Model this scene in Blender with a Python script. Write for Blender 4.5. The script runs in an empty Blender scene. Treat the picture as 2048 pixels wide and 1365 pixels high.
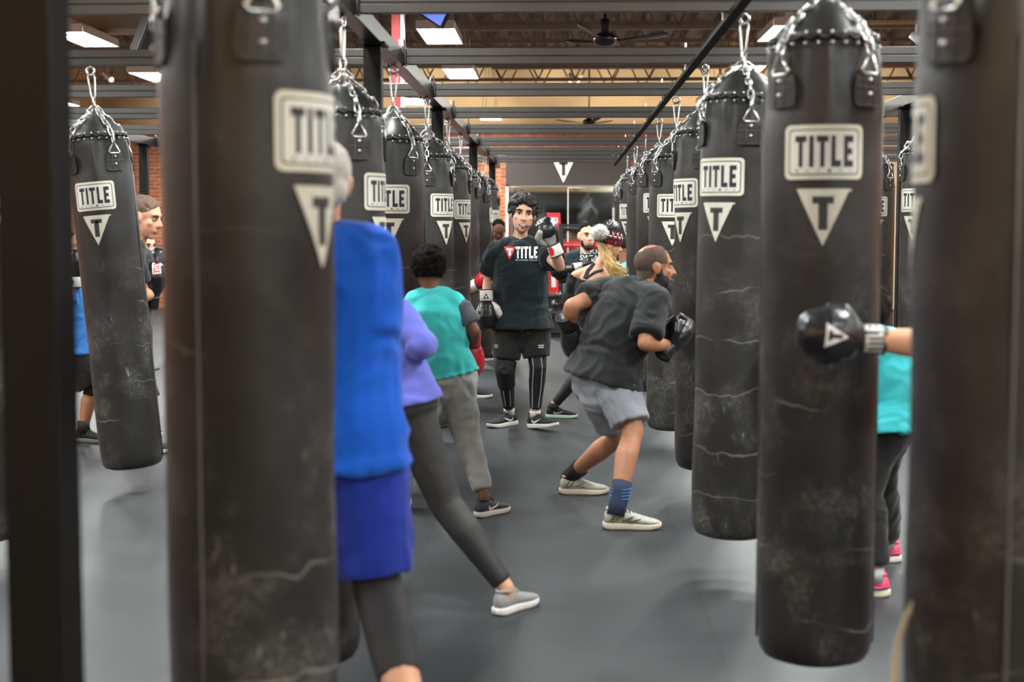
import bpy, bmesh, math, random
from mathutils import Vector, Matrix, noise
from mathutils.bvhtree import BVHTree
V = Vector
random.seed(7)
SC = bpy.context.scene
COL = SC.collection

# ------------------------------------------------------------------ camera, world, exposure
CAM = V((0.0, 0.0, 1.5)); FPX = 2844.0
PITCH = math.atan(217.5 / FPX); YAW = math.atan(98.0 / FPX * math.cos(PITCH))
FWD = V((-math.sin(YAW) * math.cos(PITCH), math.cos(YAW) * math.cos(PITCH), -math.sin(PITCH)))
RGT = V((math.cos(YAW), math.sin(YAW), 0)); UPV = RGT.cross(FWD)
cd = bpy.data.cameras.new('camera'); cam = bpy.data.objects.new('camera', cd); COL.objects.link(cam)
cam.matrix_world = Matrix(((RGT.x, UPV.x, -FWD.x, CAM.x), (RGT.y, UPV.y, -FWD.y, CAM.y), (RGT.z, UPV.z, -FWD.z, CAM.z), (0, 0, 0, 1)))
cd.sensor_width = 36; cd.lens = FPX / 2048 * 36; cd.clip_start = .05; cd.clip_end = 200
cd.dof.use_dof = True; cd.dof.focus_distance = 10.4; cd.dof.aperture_fstop = 2.4
SC.camera = cam
w = bpy.data.worlds.new('world'); SC.world = w; w.use_nodes = True
w.node_tree.nodes['Background'].inputs[0].default_value = (1, .97, .92, 1)
w.node_tree.nodes['Background'].inputs[1].default_value = .15
SC.view_settings.view_transform = 'Standard'; SC.view_settings.look = 'None'
SC.view_settings.exposure = 0.2; SC.view_settings.gamma = 1
SC.cycles.use_denoising = True
LIGHT_W = 135.0      # each ceiling fixture
WARM_W = 110.0        # each warm pendant by the entrance

def P(px, py, y):
    d = FWD + RGT * ((px - 1024) / FPX) - UPV * ((py - 682.5) / FPX)
    return CAM + d * (y / d.y)
def G(px, py, z=0.0):
    d = FWD + RGT * ((px - 1024) / FPX) - UPV * ((py - 682.5) / FPX)
    return CAM + d * ((z - CAM.z) / d.z)

# ------------------------------------------------------------------ materials
def srgb(h):
    c = [int(h[i:i + 2], 16) / 255 for i in (0, 2, 4)]
    return tuple(x / 12.92 if x < .04045 else ((x + .055) / 1.055) ** 2.4 for x in c) + (1,)
MATS = {}
class NT:
    def __init__(s, m): s.t = m.node_tree; s.n = s.t.nodes
    def add(s, typ, **k):
        x = s.n.new(typ)
        for a, b in k.items():
            if a.startswith('i_'):
                key = a[2:]; key = int(key) if key.isdigit() else key.replace('_', ' ')
                x.inputs[key].default_value = b
            else: setattr(x, a, b)
        return x
    def link(s, a, b): s.t.links.new(a, b)
    def math(s, op, a, b=None, c=None):
        x = s.n.new('ShaderNodeMath'); x.operation = op
        for i, v in enumerate((a, b, c)):
            if v is None: continue
            if isinstance(v, (int, float)): x.inputs[i].default_value = v
            else: s.link(v, x.inputs[i])
        return x.outputs[0]
    def mix(s, f, a, b):
        x = s.n.new('ShaderNodeMix'); x.data_type = 'RGBA'
        for i, v in ((0, f), (6, a), (7, b)):
            if isinstance(v, (int, float, tuple)): x.inputs[i].default_value = v
            else: s.link(v, x.inputs[i])
        return x.outputs[2]
    def noise(s, vec, scale, detail=3, rough=.5):
        x = s.n.new('ShaderNodeTexNoise'); x.inputs['Scale'].default_value = scale
        x.inputs['Detail'].default_value = detail; x.inputs['Roughness'].default_value = rough
        if vec is not None: s.link(vec, x.inputs['Vector'])
        return x.outputs[0]
    def ramp(s, v, lo, hi):
        x = s.n.new('ShaderNodeMapRange'); x.inputs[1].default_value = lo; x.inputs[2].default_value = hi
        s.link(v, x.inputs[0]); return x.outputs[0]
    def map(s, vec, scale):
        x = s.n.new('ShaderNodeMapping'); x.inputs['Scale'].default_value = scale
        s.link(vec, x.inputs[0]); return x.outputs[0]

def mat(name, c, rough=.6, metal=0, spec=.5, var=.0, vscale=30, bump=0, bscale=200, emit=0, emitc=None, sheen=0, coat=0):
    if name in MATS: return MATS[name]
    if isinstance(c, str): c = srgb(c)
    m = bpy.data.materials.new(name); m.use_nodes = True; MATS[name] = m
    t = NT(m); b = t.n['Principled BSDF']
    b.inputs['Base Color'].default_value = c; b.inputs['Roughness'].default_value = rough
    b.inputs['Metallic'].default_value = metal; b.inputs['Specular IOR Level'].default_value = spec
    if sheen: b.inputs['Sheen Weight'].default_value = sheen
    if coat: b.inputs['Coat Weight'].default_value = coat
    tc = t.add('ShaderNodeTexCoord').outputs['Object']
    if var:
        n = t.noise(tc, vscale, 4)
        d = tuple(x * (1 - var) for x in c[:3]) + (1,); e = tuple(min(1, x * (1 + var)) for x in c[:3]) + (1,)
        t.link(t.mix(t.ramp(n, .3, .7), d, e), b.inputs['Base Color'])
    if bump:
        n = t.noise(tc, bscale, 3)
        bp = t.add('ShaderNodeBump'); bp.inputs['Strength'].default_value = bump; bp.inputs['Distance'].default_value = .004
        t.link(n, bp.inputs['Height']); t.link(bp.outputs[0], b.inputs['Normal'])
    if emit:
        b.inputs['Emission Color'].default_value = emitc or c; b.inputs['Emission Strength'].default_value = emit
    return m
def cloth(name, c, fold=.0, var=.08):
    return mat(name, c, .85, var=var, vscale=14, bump=.35, bscale=420, spec=.25, sheen=.15)

def bag_leather():
    m = bpy.data.materials.new('worn_black_leather'); m.use_nodes = True
    t = NT(m); b = t.n['Principled BSDF']
    tc = t.add('ShaderNodeTexCoord').outputs['Object']
    oi = t.add('ShaderNodeObjectInfo').outputs['Random']
    off = t.add('ShaderNodeVectorMath', operation='ADD'); cb = t.add('ShaderNodeCombineXYZ')
    for i in range(3): t.link(t.math('MULTIPLY', oi, (37., 53., 0.)[i]), cb.inputs[i])
    t.link(tc, off.inputs[0]); t.link(cb.outputs[0], off.inputs[1]); v = off.outputs[0]
    sep = t.add('ShaderNodeSeparateXYZ'); t.link(tc, sep.inputs[0]); z = sep.outputs[2]
    big = t.noise(v, 4.5, 5, .6); fine = t.noise(v, 60, 4, .6)
    low = t.ramp(z, -.9, -1.5)
    scuff = t.math('MULTIPLY', t.math('MULTIPLY', t.ramp(big, .48, .72), t.ramp(fine, .35, .7)), t.math('ADD', t.math('MULTIPLY', low, .75), .2))
    st = t.noise(t.map(v, (60, 60, 14)), 1, 3); scr = t.math('MULTIPLY', t.ramp(st, .66, .74), t.math('MULTIPLY', low, t.ramp(big, .45, .6)))
    # pale crease lines across the leather
    warp = t.math('ADD', t.math('MULTIPLY', t.noise(v, 3.2, 3), .75), t.math('MULTIPLY', t.noise(v, 22, 2), .05))
    fr = t.math('FRACT', t.math('ADD', t.math('ADD', t.math('MULTIPLY', z, 4.5), t.math('MULTIPLY', oi, 7.)), t.math('MULTIPLY', warp, 1.3)))
    line = t.math('SUBTRACT', 1, t.ramp(t.math('ABSOLUTE', t.math('SUBTRACT', fr, .5)), .006, .022))
    msk = t.math('MULTIPLY', t.ramp(t.noise(v, 2.1, 2), .52, .6), t.ramp(z, -.85, -1.0))
    line = t.math('MULTIPLY', line, msk)
    c = t.mix(t.ramp(big, .3, .75), srgb('1f1e1e'), srgb('2d2c2a'))
    c = t.mix(t.math('MULTIPLY', scuff, .6), c, srgb('7b7a74'))
    c = t.mix(t.math('MULTIPLY', scr, .5), c, srgb('a3a39c'))
    c = t.mix(t.math('MULTIPLY', line, .24), c, srgb('a8a49a'))
    b.inputs['Specular IOR Level'].default_value = .36
    t.link(c, b.inputs['Base Color'])
    t.link(t.math('ADD', t.math('MULTIPLY', fine, .18), .36), b.inputs['Roughness'])
    bp = t.add('ShaderNodeBump'); bp.inputs['Strength'].default_value = .35; bp.inputs['Distance'].default_value = .006
    h = t.math('ADD', t.noise(v, 9, 4), t.math('MULTIPLY', t.noise(v, 160, 2), .12)); h = t.math('SUBTRACT', h, t.math('MULTIPLY', line, .3))
    t.link(h, bp.inputs['Height']); t.link(bp.outputs[0], b.inputs['Normal'])
    return m
def brick_mat(name, axis):
    m = bpy.data.materials.new(name); m.use_nodes = True
    t = NT(m); b = t.n['Principled BSDF']; b.inputs['Roughness'].default_value = .9
    tc = t.add('ShaderNodeTexCoord').outputs['Object']; s = t.add('ShaderNodeSeparateXYZ'); t.link(tc, s.inputs[0])
    cb = t.add('ShaderNodeCombineXYZ'); t.link(s.outputs[axis], cb.inputs[0]); t.link(s.outputs[2], cb.inputs[1])
    br = t.add('ShaderNodeTexBrick', offset=.5); t.link(cb.outputs[0], br.inputs['Vector'])
    for k, v in (('Color1', srgb('b06a45')), ('Color2', srgb('8e4f33')), ('Mortar', srgb('b89a80'))): br.inputs[k].default_value = v
    br.inputs['Scale'].default_value = 1; br.inputs['Mortar Size'].default_value = .008
    br.inputs['Brick Width'].default_value = .22; br.inputs['Row Height'].default_value = .075
    n = t.noise(tc, 6, 4); t.link(t.mix(t.ramp(n, .35, .8), br.outputs[0], srgb('7d4630')), b.inputs['Base Color'])
    bp = t.add('ShaderNodeBump'); bp.inputs['Distance'].default_value = .008; bp.inputs['Strength'].default_value = .6
    t.link(t.math('SUBTRACT', 1, br.outputs['Fac']), bp.inputs['Height']); t.link(bp.outputs[0], b.inputs['Normal'])
    return m
def floor_mat():
    m = bpy.data.materials.new('black_rubber_floor'); m.use_nodes = True
    t = NT(m); b = t.n['Principled BSDF']
    tc = t.add('ShaderNodeTexCoord').outputs['Object']; s = t.add('ShaderNodeSeparateXYZ'); t.link(tc, s.inputs[0])
    fx = t.math('FRACT', t.math('ADD', t.math('DIVIDE', s.outputs[0], 1.22), .03))
    seam = t.math('SUBTRACT', 1, t.ramp(t.math('ABSOLUTE', t.math('SUBTRACT', fx, .5)), .001, .005))
    big = t.noise(tc, 1.3, 5, .6); fine = t.noise(tc, 90, 3)
    c = t.mix(t.ramp(big, .3, .7), srgb('282b2e'), srgb('33373a'))
    c = t.mix(t.math('MULTIPLY', t.ramp(fine, .35, .75), .3), c, srgb('202223'))
    c = t.mix(t.math('MULTIPLY', seam, .5), c, srgb('17181a'))
    t.link(c, b.inputs['Base Color']); t.link(t.math('ADD', t.math('MULTIPLY', big, .2), .40), b.inputs['Roughness'])
    b.inputs['Specular IOR Level'].default_value = .45
    bp = t.add('ShaderNodeBump'); bp.inputs['Strength'].default_value = .25; bp.inputs['Distance'].default_value = .003
    t.link(fine, bp.inputs['Height']); t.link(bp.outputs[0], b.inputs['Normal'])
    return m

LEATHER = bag_leather()
M_steel = mat('black_steel', '3a3837', .33, .35, var=.12, vscale=3)
M_post = mat('black_post_steel', '121110', .55, .0, .2, var=.15, vscale=3)
M_chrome = mat('galvanised_chain', 'c4c4c2', .3, .95)
M_bolt = mat('zinc_bolt', 'c9c9c9', .35, .8)
M_cream = mat('cream_print', 'c3c0b1', .6, var=.08, vscale=40)
M_ink = mat('dark_purple_ink', '1d1526', .6)
M_blackink = mat('black_ink', '151515', .6)
M_white = mat('white_print', 'e6e6e6', .6)
M_red = mat('red_print', 'c8202c', .5)
M_blackl = mat('black_glove_leather', '1b1b1d', .32, var=.15, bump=.15, bscale=90)
M_whitel = mat('white_glove_leather', 'd3d1ca', .4, var=.06, bump=.12, bscale=90)
M_redl = mat('red_glove_leather', 'b3202a', .35, var=.1, bump=.12, bscale=90)
M_greyl = mat('grey_glove_leather', '9a9a94', .45, var=.1, bump=.1, bscale=90)
M_dark = mat('matt_black', '161616', .7)
M_eye = mat('eye_white', 'd9d2c9', .3)
M_iris = mat('iris_brown', '140c08', .2)

# ------------------------------------------------------------------ mesh helpers
def new_obj(name, me, mats, parent=None, loc=None):
    o = bpy.data.objects.new(name, me); COL.objects.link(o)
    for m in (mats if isinstance(mats, (list, tuple)) else [mats]): me.materials.append(m)
    if parent is not None: o.parent = parent
    if loc is not None: o.location = loc
    return o
def tag(o, label=None, cat=None, group=None, kind=None):
    for k, v in (('label', label), ('category', cat), ('group', group), ('kind', kind)):
        if v: o[k] = v
    return o
def empty(name, loc=(0, 0, 0), label=None, cat=None, group=None):
    o = bpy.data.objects.new(name, None); COL.objects.link(o); o.location = loc; o.empty_display_size = .1
    return tag(o, label, cat, group)
def bm_mesh(bm, name, smooth=True, shift=None):
    if shift is not None: bmesh.ops.translate(bm, verts=bm.verts, vec=-V(shift))
    bmesh.ops.recalc_face_normals(bm, faces=bm.faces)
    me = bpy.data.meshes.new(name); bm.to_mesh(me); bm.free()
    if smooth:
        for p in me.polygons: p.use_smooth = True
    return me
def box(bm, lo, hi, mi=0, bev=0):
    r = bmesh.ops.create_cube(bm, size=1)
    lo, hi = V(lo), V(hi); c = (lo + hi) / 2; d = hi - lo
    for v in r['verts']: v.co = V((v.co.x * d.x, v.co.y * d.y, v.co.z * d.z)) + c
    fs = {f for v in r['verts'] for f in v.link_faces}
    for f in fs: f.material_index = mi
    if bev:
        es = {e for f in fs for e in f.edges}
        q = bmesh.ops.bevel(bm, geom=list(es), offset=bev, segments=2, affect='EDGES', profile=.5)
        for f in q['faces']: f.material_index = mi
def perp(t):
    a = V((0, 0, 1)) if abs(t.z) < .9 else V((1, 0, 0))
    return t.cross(a).normalized()
def tube(bm, rings, n=14, cap='round', mi=0):
    """rings: (centre, rx, ry, side) -> closed tapered tube"""
    R = []
    for r in rings:
        r = tuple(r); c = V(r[0]); rx = r[1]; ry = r[2] if len(r) > 2 and r[2] is not None else rx
        R.append([c, rx, ry, r[3] if len(r) > 3 else None])
    T = []
    for i in range(len(R)):
        a = R[max(0, i - 1)][0]; b = R[min(len(R) - 1, i + 1)][0]; T.append((b - a).normalized())
    c0, c1 = (cap, cap) if isinstance(cap, str) else cap
    if c0 == 'round':
        c, rx, ry, s = R[0]; m = min(rx, ry); t = T[0]
        R = [[c - t * m * .8, rx * .55, ry * .55, s], [c - t * m * .45, rx * .87, ry * .87, s]] + R; T = [t, t] + T
    if c1 == 'round':
        c, rx, ry, s = R[-1]; m = min(rx, ry); t = T[-1]
        R = R + [[c + t * m * .45, rx * .87, ry * .87, s], [c + t * m * .8, rx * .55, ry * .55, s]]; T = T + [t, t]
    prev = None; loops = []
    for (c, rx, ry, s), t in zip(R, T):
        if s is None: s = prev if prev is not None else perp(t)
        s = V(s); s = s - t * s.dot(t)
        s = s.normalized() if s.length > 1e-5 else perp(t)
        prev = s; u = t.cross(s)
        loops.append([bm.verts.new(c + s * (rx * math.cos(2 * math.pi * k / n)) + u * (ry * math.sin(2 * math.pi * k / n))) for k in range(n)])
    fs = []
    for a, b in zip(loops, loops[1:]):
        for k in range(n): fs.append(bm.faces.new((a[k], a[(k + 1) % n], b[(k + 1) % n], b[k])))
    fs.append(bm.faces.new(list(reversed(loops[0])))); fs.append(bm.faces.new(loops[-1]))
    for f in fs: f.material_index = mi
def ell(bm, c, r, ax=None, sub=2, mi=0):
    q = bmesh.ops.create_icosphere(bm, subdivisions=sub, radius=1)
    if isinstance(r, (int, float)): r = (r, r, r)
    ax = ax or (V((1, 0, 0)), V((0, 1, 0)), V((0, 0, 1)))
    for v in q['verts']: v.co = V(c) + ax[0] * (v.co.x * r[0]) + ax[1] * (v.co.y * r[1]) + ax[2] * (v.co.z * r[2])
    for f in {f for v in q['verts'] for f in v.link_faces}: f.material_index = mi
def lathe(bm, prof, n=32, mi=0, wob=None):
    loops = []
    for r, z in prof:
        lp = []
        for k in range(n):
            a = 2 * math.pi * k / n; rr = r + (wob(a, z) if wob else 0)
            lp.append(bm.verts.new((rr * math.sin(a), -rr * math.cos(a), z)))
        loops.append(lp)
    for a, b in zip(loops, loops[1:]):
        for k in range(n): bm.faces.new((a[k], b[k], b[(k + 1) % n], a[(k + 1) % n])).material_index = mi
    bm.faces.new(loops[0]).material_index = mi; bm.faces.new(list(reversed(loops[-1]))).material_index = mi
def remesh(bm, voxel, smooth=3, fold=None):
    """fuse overlapping closed shapes of bm into one continuous skin"""
    bmesh.ops.recalc_face_normals(bm, faces=bm.faces)
    me = bpy.data.meshes.new('tmp'); bm.to_mesh(me); bm.free()
    o = bpy.data.objects.new('tmp', me); COL.objects.link(o)
    r = o.modifiers.new('r', 'REMESH'); r.mode = 'VOXEL'; r.voxel_size = voxel
    if smooth:
        s = o.modifiers.new('s', 'SMOOTH'); s.factor = .5; s.iterations = smooth
    dg = bpy.context.evaluated_depsgraph_get(); dg.update()
    out = bpy.data.meshes.new_from_object(o.evaluated_get(dg))
    bpy.data.objects.remove(o); bpy.data.meshes.remove(me)
    if fold:
        amp, sc = fold[0], fold[1]; off = V((random.random() * 50, random.random() * 50, random.random() * 50))
        nrm = [v.normal.copy() for v in out.vertices]
        for v, nn in zip(out.vertices, nrm):
            p = v.co; q = V((p.x * sc[0], p.y * sc[1], p.z * sc[2])) + off
            warp = noise.noise(p * 5 + off) * 1.3
            a = noise.noise(q + V((warp, warp, warp))); b = 1 - 2 * abs(noise.noise(q * 1.7 + V((9 + warp, 3, warp))))
            v.co = p + nn * amp * (a * .9 + b * .6)
    for p in out.polygons: p.use_smooth = True
    out.materials.clear()
    return out
def bvh_of(me): return BVHTree.FromPolygons([v.co.copy() for v in me.vertices], [tuple(p.vertices) for p in me.polygons])

# 2D shapes: list of (polygon, material index, lift)
def rect(x0, y0, x1, y1): return [(x0, y0), (x1, y0), (x1, y1), (x0, y1)]
def rrect(x0, y0, x1, y1, r, n=5):
    out = []
    for cx, cy, a0 in ((x1 - r, y1 - r, 0), (x0 + r, y1 - r, 90), (x0 + r, y0 + r, 180), (x1 - r, y0 + r, 270)):
        for k in range(n + 1):
            a = math.radians(a0 + 90 * k / n); out.append((cx + r * math.cos(a), cy + r * math.sin(a)))
    return out
GLY = {'T': [(0, 5.6, 4, 7), (1.3, 0, 2.7, 7)], 'I': [(0, 0, 1.5, 7)], 'L': [(0, 0, 1.5, 7), (0, 0, 3.4, 1.5)],
       'E': [(0, 0, 1.5, 7), (0, 0, 3.4, 1.5), (0, 2.8, 3.0, 4.2), (0, 5.5, 3.4, 7)]}
GW = {'T': 4, 'I': 1.5, 'L': 3.4, 'E': 3.4}
def block_text(s, x, y, wd, ht, gap=.75):
    tot = sum(GW[c] for c in s) + gap * (len(s) - 1); k = wd / tot; out = []
    for c in s:
        for a, b, e, f in GLY[c]: out.append(rect(x + a * k, y + b / 7 * ht, x + e * k, y + f / 7 * ht))
        x += (GW[c] + gap) * k
    return out
def font_polys(txt, x, y, wd, ht):
    cu = bpy.data.curves.new('t', 'FONT'); cu.body = txt; cu.size = 1; cu.fill_mode = 'FRONT'; cu.resolution_u = 3
    o = bpy.data.objects.new('t', cu); COL.objects.link(o)
    dg = bpy.context.evaluated_depsgraph_get(); dg.update(); me = bpy.data.meshes.new_from_object(o.evaluated_get(dg))
    xs = [v.co.x for v in me.vertices]; ys = [v.co.y for v in me.vertices]
    x0, x1, y0, y1 = min(xs), max(xs), min(ys), max(ys)
    out = [[(x + (me.vertices[i].co.x - x0) / (x1 - x0) * wd, y + (me.vertices[i].co.y - y0) / (y1 - y0) * ht) for i in p.vertices] for p in me.polygons]
    bpy.data.objects.remove(o); bpy.data.curves.remove(cu); bpy.data.meshes.remove(me)
    return out
def flat_bm(shapes, maxlen):
    """shapes: (poly, mi, lift) -> bmesh in (x, y, lift), cut into short edges"""
    bm = bmesh.new()
    for poly, mi, lift in shapes:
        f = bm.faces.new([bm.verts.new((a, b, lift)) for a, b in poly]); f.material_index = mi
        if f.calc_area() < 0: f.normal_flip()
    def concave(f):
        vs = [v.co for v in f.verts]; n = len(vs); sg = [(vs[(i + 1) % n] - vs[i]).cross(vs[(i + 2) % n] - vs[(i + 1) % n]).z for i in range(n)]
        return min(sg) < -1e-9 and max(sg) > 1e-9
    bmesh.ops.triangulate(bm, faces=[f for f in bm.faces if len(f.verts) > 4 and concave(f)])
    for ax in (0, 1):
        vs = [v.co[ax] for v in bm.verts]; a, b = min(vs), max(vs); n = int((b - a) / maxlen)
        for i in range(1, n + 1):
            c = V((0, 0, 0)); c[ax] = a + (b - a) * i / (n + 1); no = V((0, 0, 0)); no[ax] = 1
            bmesh.ops.bisect_plane(bm, geom=bm.verts[:] + bm.edges[:] + bm.faces[:], dist=1e-6, plane_co=c, plane_no=no)
    return bm
def decal(name, shapes, origin, xd, yd, tree, mats, parent, base, maxlen=.012, lift=.002, back=.15):
    """lay a printed shape on a surface: each point falls along the plane's normal onto it"""
    xd = V(xd).normalized(); yd = V(yd); yd = (yd - xd * yd.dot(xd)).normalized(); nd = xd.cross(yd)
    bm = flat_bm(shapes, maxlen); bad = []
    for v in bm.verts:
        p = V(origin) + xd * v.co.x + yd * v.co.y + nd * back; hit = tree.ray_cast(p, -nd, back * 2.5)
        if hit[0] is None: bad.append(v)
        else:
            hn = hit[1] if hit[1].dot(nd) > 0 else -hit[1]
            v.co = hit[0] + hn * (lift + v.co.z)
    bmesh.ops.delete(bm, geom=bad, context='VERTS')
    if not bm.verts: bm.free(); return None
    me = bpy.data.meshes.new(name); bmesh.ops.translate(bm, verts=bm.verts, vec=-V(base)); bm.to_mesh(me); bm.free()
    return new_obj(name, me, mats, parent)

# ------------------------------------------------------------------ the room
XL, XR, YF, YB, ZC = -9.0, 7.0, -4.0, 28.0, 4.7
def struct(name, boxes, m, smooth=False):
    bm = bmesh.new()
    for b in boxes: box(bm, b[0], b[1])
    return tag(new_obj(name, bm_mesh(bm, name, smooth), m), kind='structure')
struct('floor', [((XL - .2, YF - .2, -.1), (XR + .2, YB + .2, 0))], floor_mat())
M_wall = mat('beige_wall_paint', 'd2bd9a', .85, var=.05, vscale=2)
M_deck = mat('dark_painted_deck', '6b665f', .8, var=.1, vscale=2)
M_joist = mat('painted_joist', '8a8278', .6)
BRX, BRY = brick_mat('red_brick_facing_room', 0), brick_mat('red_brick_side', 1)
struct('wall_back', [((XL, YB, 0), (-1.08, YB + .2, 3.5)), ((1.35, YB, 0), (2.2, YB + .2, 3.5)), ((-1.08, YB, 3.05), (1.35, YB + .2, 3.5)), ((-1.08, YB + .05, 0), (1.35, YB + .2, 3.05))], BRX)
struct('wall_back_upper', [((XL, YB, 3.5), (XR, YB + .2, ZC)), ((2.2, YB, 0), (XR, YB + .2, 3.5))], M_wall)
struct('wall_left', [((XL - .2, YF, 0), (XL, YB, 3.4))], BRY)
struct('wall_left_upper', [((XL - .2, YF, 3.4), (XL, YB, ZC))], M_wall)
struct('wall_right', [((XR, YF, 0), (XR + .2, YB, 4.2))], BRY)
struct('wall_right_upper', [((XR, YF, 4.2), (XR + .2, YB, ZC))], M_wall)
struct('wall_front', [((XL, YF - .2, 2.9), (XR, YF, ZC)), ((XL, YF - .2, 0), (XR, YF, .5))], mat('cream_wall_paint', 'cfc4b0', .85))
for i, (a, b) in enumerate(((XL, -4.4), (-4.3, .4), (.5, XR))):
    struct('window_%d' % (i + 1), [((a, YF - .15, .5), (b, YF - .08, 2.9))], mat('night_window_glass', '0b0e12', .08, spec=.6))
struct('trim_1', [((-4.4, YF - .18, .5), (-4.3, YF, 2.9)), ((.4, YF - .18, .5), (.5, YF, 2.9))], M_dark)
bm = bmesh.new(); xs = []
x = XL; k = 0
while x < XR:
    xs += [(x, 0), (x + .15, 0), (x + .19, .09), (x + .34, .09)]; x += .38
lo = [bm.verts.new((a, YF, ZC + z)) for a, z in xs]; hi = [bm.verts.new((a, YB, ZC + z)) for a, z in xs]
lt = [bm.verts.new((a, YF, ZC + .2)) for a, z in xs]; ht = [bm.verts.new((a, YB, ZC + .2)) for a, z in xs]
for i in range(len(xs) - 1):
    bm.faces.new((lo[i], lo[i + 1], hi[i + 1], hi[i])); bm.faces.new((lt[i], ht[i], ht[i + 1], lt[i + 1]))
bm.faces.new(lo + lt[::-1]); bm.faces.new(hi[::-1] + ht); bm.faces.new((lo[0], hi[0], ht[0], lt[0])); bm.faces.new((lo[-1], lt[-1], ht[-1], hi[-1]))
tag(new_obj('ceiling', bm_mesh(bm, 'ceiling', False), M_deck), kind='structure')
def joist(y, zb=4.02):
    bm = bmesh.new()
    for s in (-.045, .01):
        box(bm, (XL, y + s, zb), (XR, y + s + .035, zb + .05)); box(bm, (XL, y + s, ZC - .06), (XR, y + s + .035, ZC))
    n = 26; st = (XR - XL) / n
    for i in range(n):
        a = V((XL + i * st, y, zb + .04)); b = V((XL + (i + .5) * st, y, ZC - .04)); c = V((XL + (i + 1) * st, y, zb + .04))
        tube(bm, [(a, .014), (b, .014)], 6, 'flat'); tube(bm, [(b, .014), (c, .014)], 6, 'flat')
    return tag(new_obj('ceiling_joist', bm_mesh(bm, 'ceiling_joist', False), M_joist), kind='structure')
for y in (5, 8, 11, 14, 16, 18, 20, 22, 24, 26): joist(y)
struct('trim_2', [((-9, 15.8, 3.75), (-3.2, 16.3, 4.05))], mat('beige_duct', 'a39682', .6))
struct('trim_3', [((-1.0, 20.6, 3.84), (6.9, 20.72, 3.9)), ((-2.0, 15.4, 4.12), (6.9, 15.5, 4.2))], M_joist)

# fascia, its lit emblem and the mirror on the back wall
struct('trim_4', [((-1.08, YB - .12, 2.42), (1.35, YB + .05, 3.05))], mat('dark_fascia', '2c2622', .6))
def tri_emblem(s, h, mt=0, mi2=1, lift=.0015):
    return [([(-s / 2, 0), (0, -h), (s / 2, 0)], mt, 0), (rect(-.2 * s, -.26 * h, .2 * s, -.13 * h), mi2, lift), (rect(-.085 * s, -.72 * h, .085 * s, -.2 * h), mi2, lift)]
bm = flat_bm(tri_emblem(.44, .46, lift=.022), .5)
for v in bm.verts: v.co = V((v.co.x + .045, YB - .145 - v.co.z, 2.47 + .46 + v.co.y))
q = bmesh.ops.extrude_face_region(bm, geom=bm.faces[:]); 
for v in q['geom']:
    if isinstance(v, bmesh.types.BMVert): v.co.y += .02
o = new_obj('wall_sign', bm_mesh(bm, 'wall_sign', False), [mat('backlit_white', 'eef0dc', .5, emit=.9), mat('dark_fascia', '2c2622')])
tag(o, 'small lit white triangle sign with a dark T on the dark band above the mirror', 'sign')
mr = empty('wall_mirror', (.135, YB - .02, 0), 'wide wall mirror with thin pale frame below the dark band behind the boxing ring', 'mirror')
bm = bmesh.new()
for a in (((-1.215, -.05, .3), (-1.165, .02, 2.42)), ((1.165, -.05, .3), (1.215, .02, 2.42)), ((-1.215, -.05, 2.39), (1.215, .02, 2.42)), ((-1.215, -.05, .3), (1.215, .02, .34)), ((-.008, -.03, .34), (.008, .0, 2.39))): box(bm, *a)
new_obj('frame', bm_mesh(bm, 'frame', False), mat('pale_frame', 'd8d6d0', .4), mr)
bm = bmesh.new(); box(bm, (-1.165, -.02, .34), (1.165, .015, 2.39))
new_obj('mirror_pane', bm_mesh(bm, 'mirror_pane', False), mat('mirror_glass', 'b9c2c2', .04, 1.0), mr)

# ------------------------------------------------------------------ ceiling light fixtures, fans, odds above
tub = bmesh.new(); tube(tub, [(V((0, -.58, 0)), .013), (V((0, .58, 0)), .013)], 8, 'flat'); TUBE = bm_mesh(tub, 'tube')
TUBE.materials.append(mat('lit_fluorescent_tube', 'ffffff', .5, emit=14, emitc=(.93, 1, .97, 1)))
hb = bmesh.new()
box(hb, (-.2, -.62, .05), (.2, .62, .075)); box(hb, (-.09, -.62, .075), (.09, .62, .13))
for k in range(5): 
    xx = -.2 + .1 * k; box(hb, (xx - .004, -.6, -.005), (xx + .004, .6, .05))
box(hb, (-.2, -.62, -.01), (.2, -.605, .05)); box(hb, (-.2, .605, -.01), (.2, .62, .05))
HOUS = bm_mesh(hb, 'housing', False); HOUS.materials.append(mat('white_reflector', 'e8e8e6', .35))
HANG = []
for sx in (-1, 1):
    for sy in (-1, 1):
        hw = bmesh.new(); tube(hw, [(V((.12 * sx, .5 * sy, .07)), .004), (V((.03 * sx, .5 * sy, ZC - 3.6)), .004)], 5, 'flat')
        HANG.append(bm_mesh(hw, 'hanging_wire')); HANG[-1].materials.append(M_chrome)
AL = bpy.data.lights.new('lamp', 'AREA'); AL.shape = 'RECTANGLE'; AL.size = .36; AL.size_y = 1.15; AL.energy = LIGHT_W; AL.color = (.96, 1, .97)
FIX = {(-1.3, 15.4): 'bright ceiling light over the aisle left of the nearer fan', (-1.33, 19.0): 'bright ceiling light seen below the second crossbeam over the aisle', (-2.4, 23.0): 'small bright ceiling light beside the red column, farthest of the lit fixtures',
       (2.35, 15.3): 'ceiling light glaring behind the top of the nearest full punching bag at right', (2.39, 18.8): 'ceiling light glaring behind the chains of the second punching bag at right',
       (-5.2, 15.5): 'long ceiling light beside the black post at upper left', (-5.5, 19.3): 'ceiling light half hidden behind the blurred near bag at upper left'}
pts = list(FIX)
for x in (-8.0, -4.95, -1.3, 2.35, 5.6):
    for y in (-2.7, .9, 4.5, 8.1, 11.8):  # row behind the camera is added to brighten the front wall
        if not (y < 1 and x in (-4.95, -1.3)): pts.append((x, y))
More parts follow.
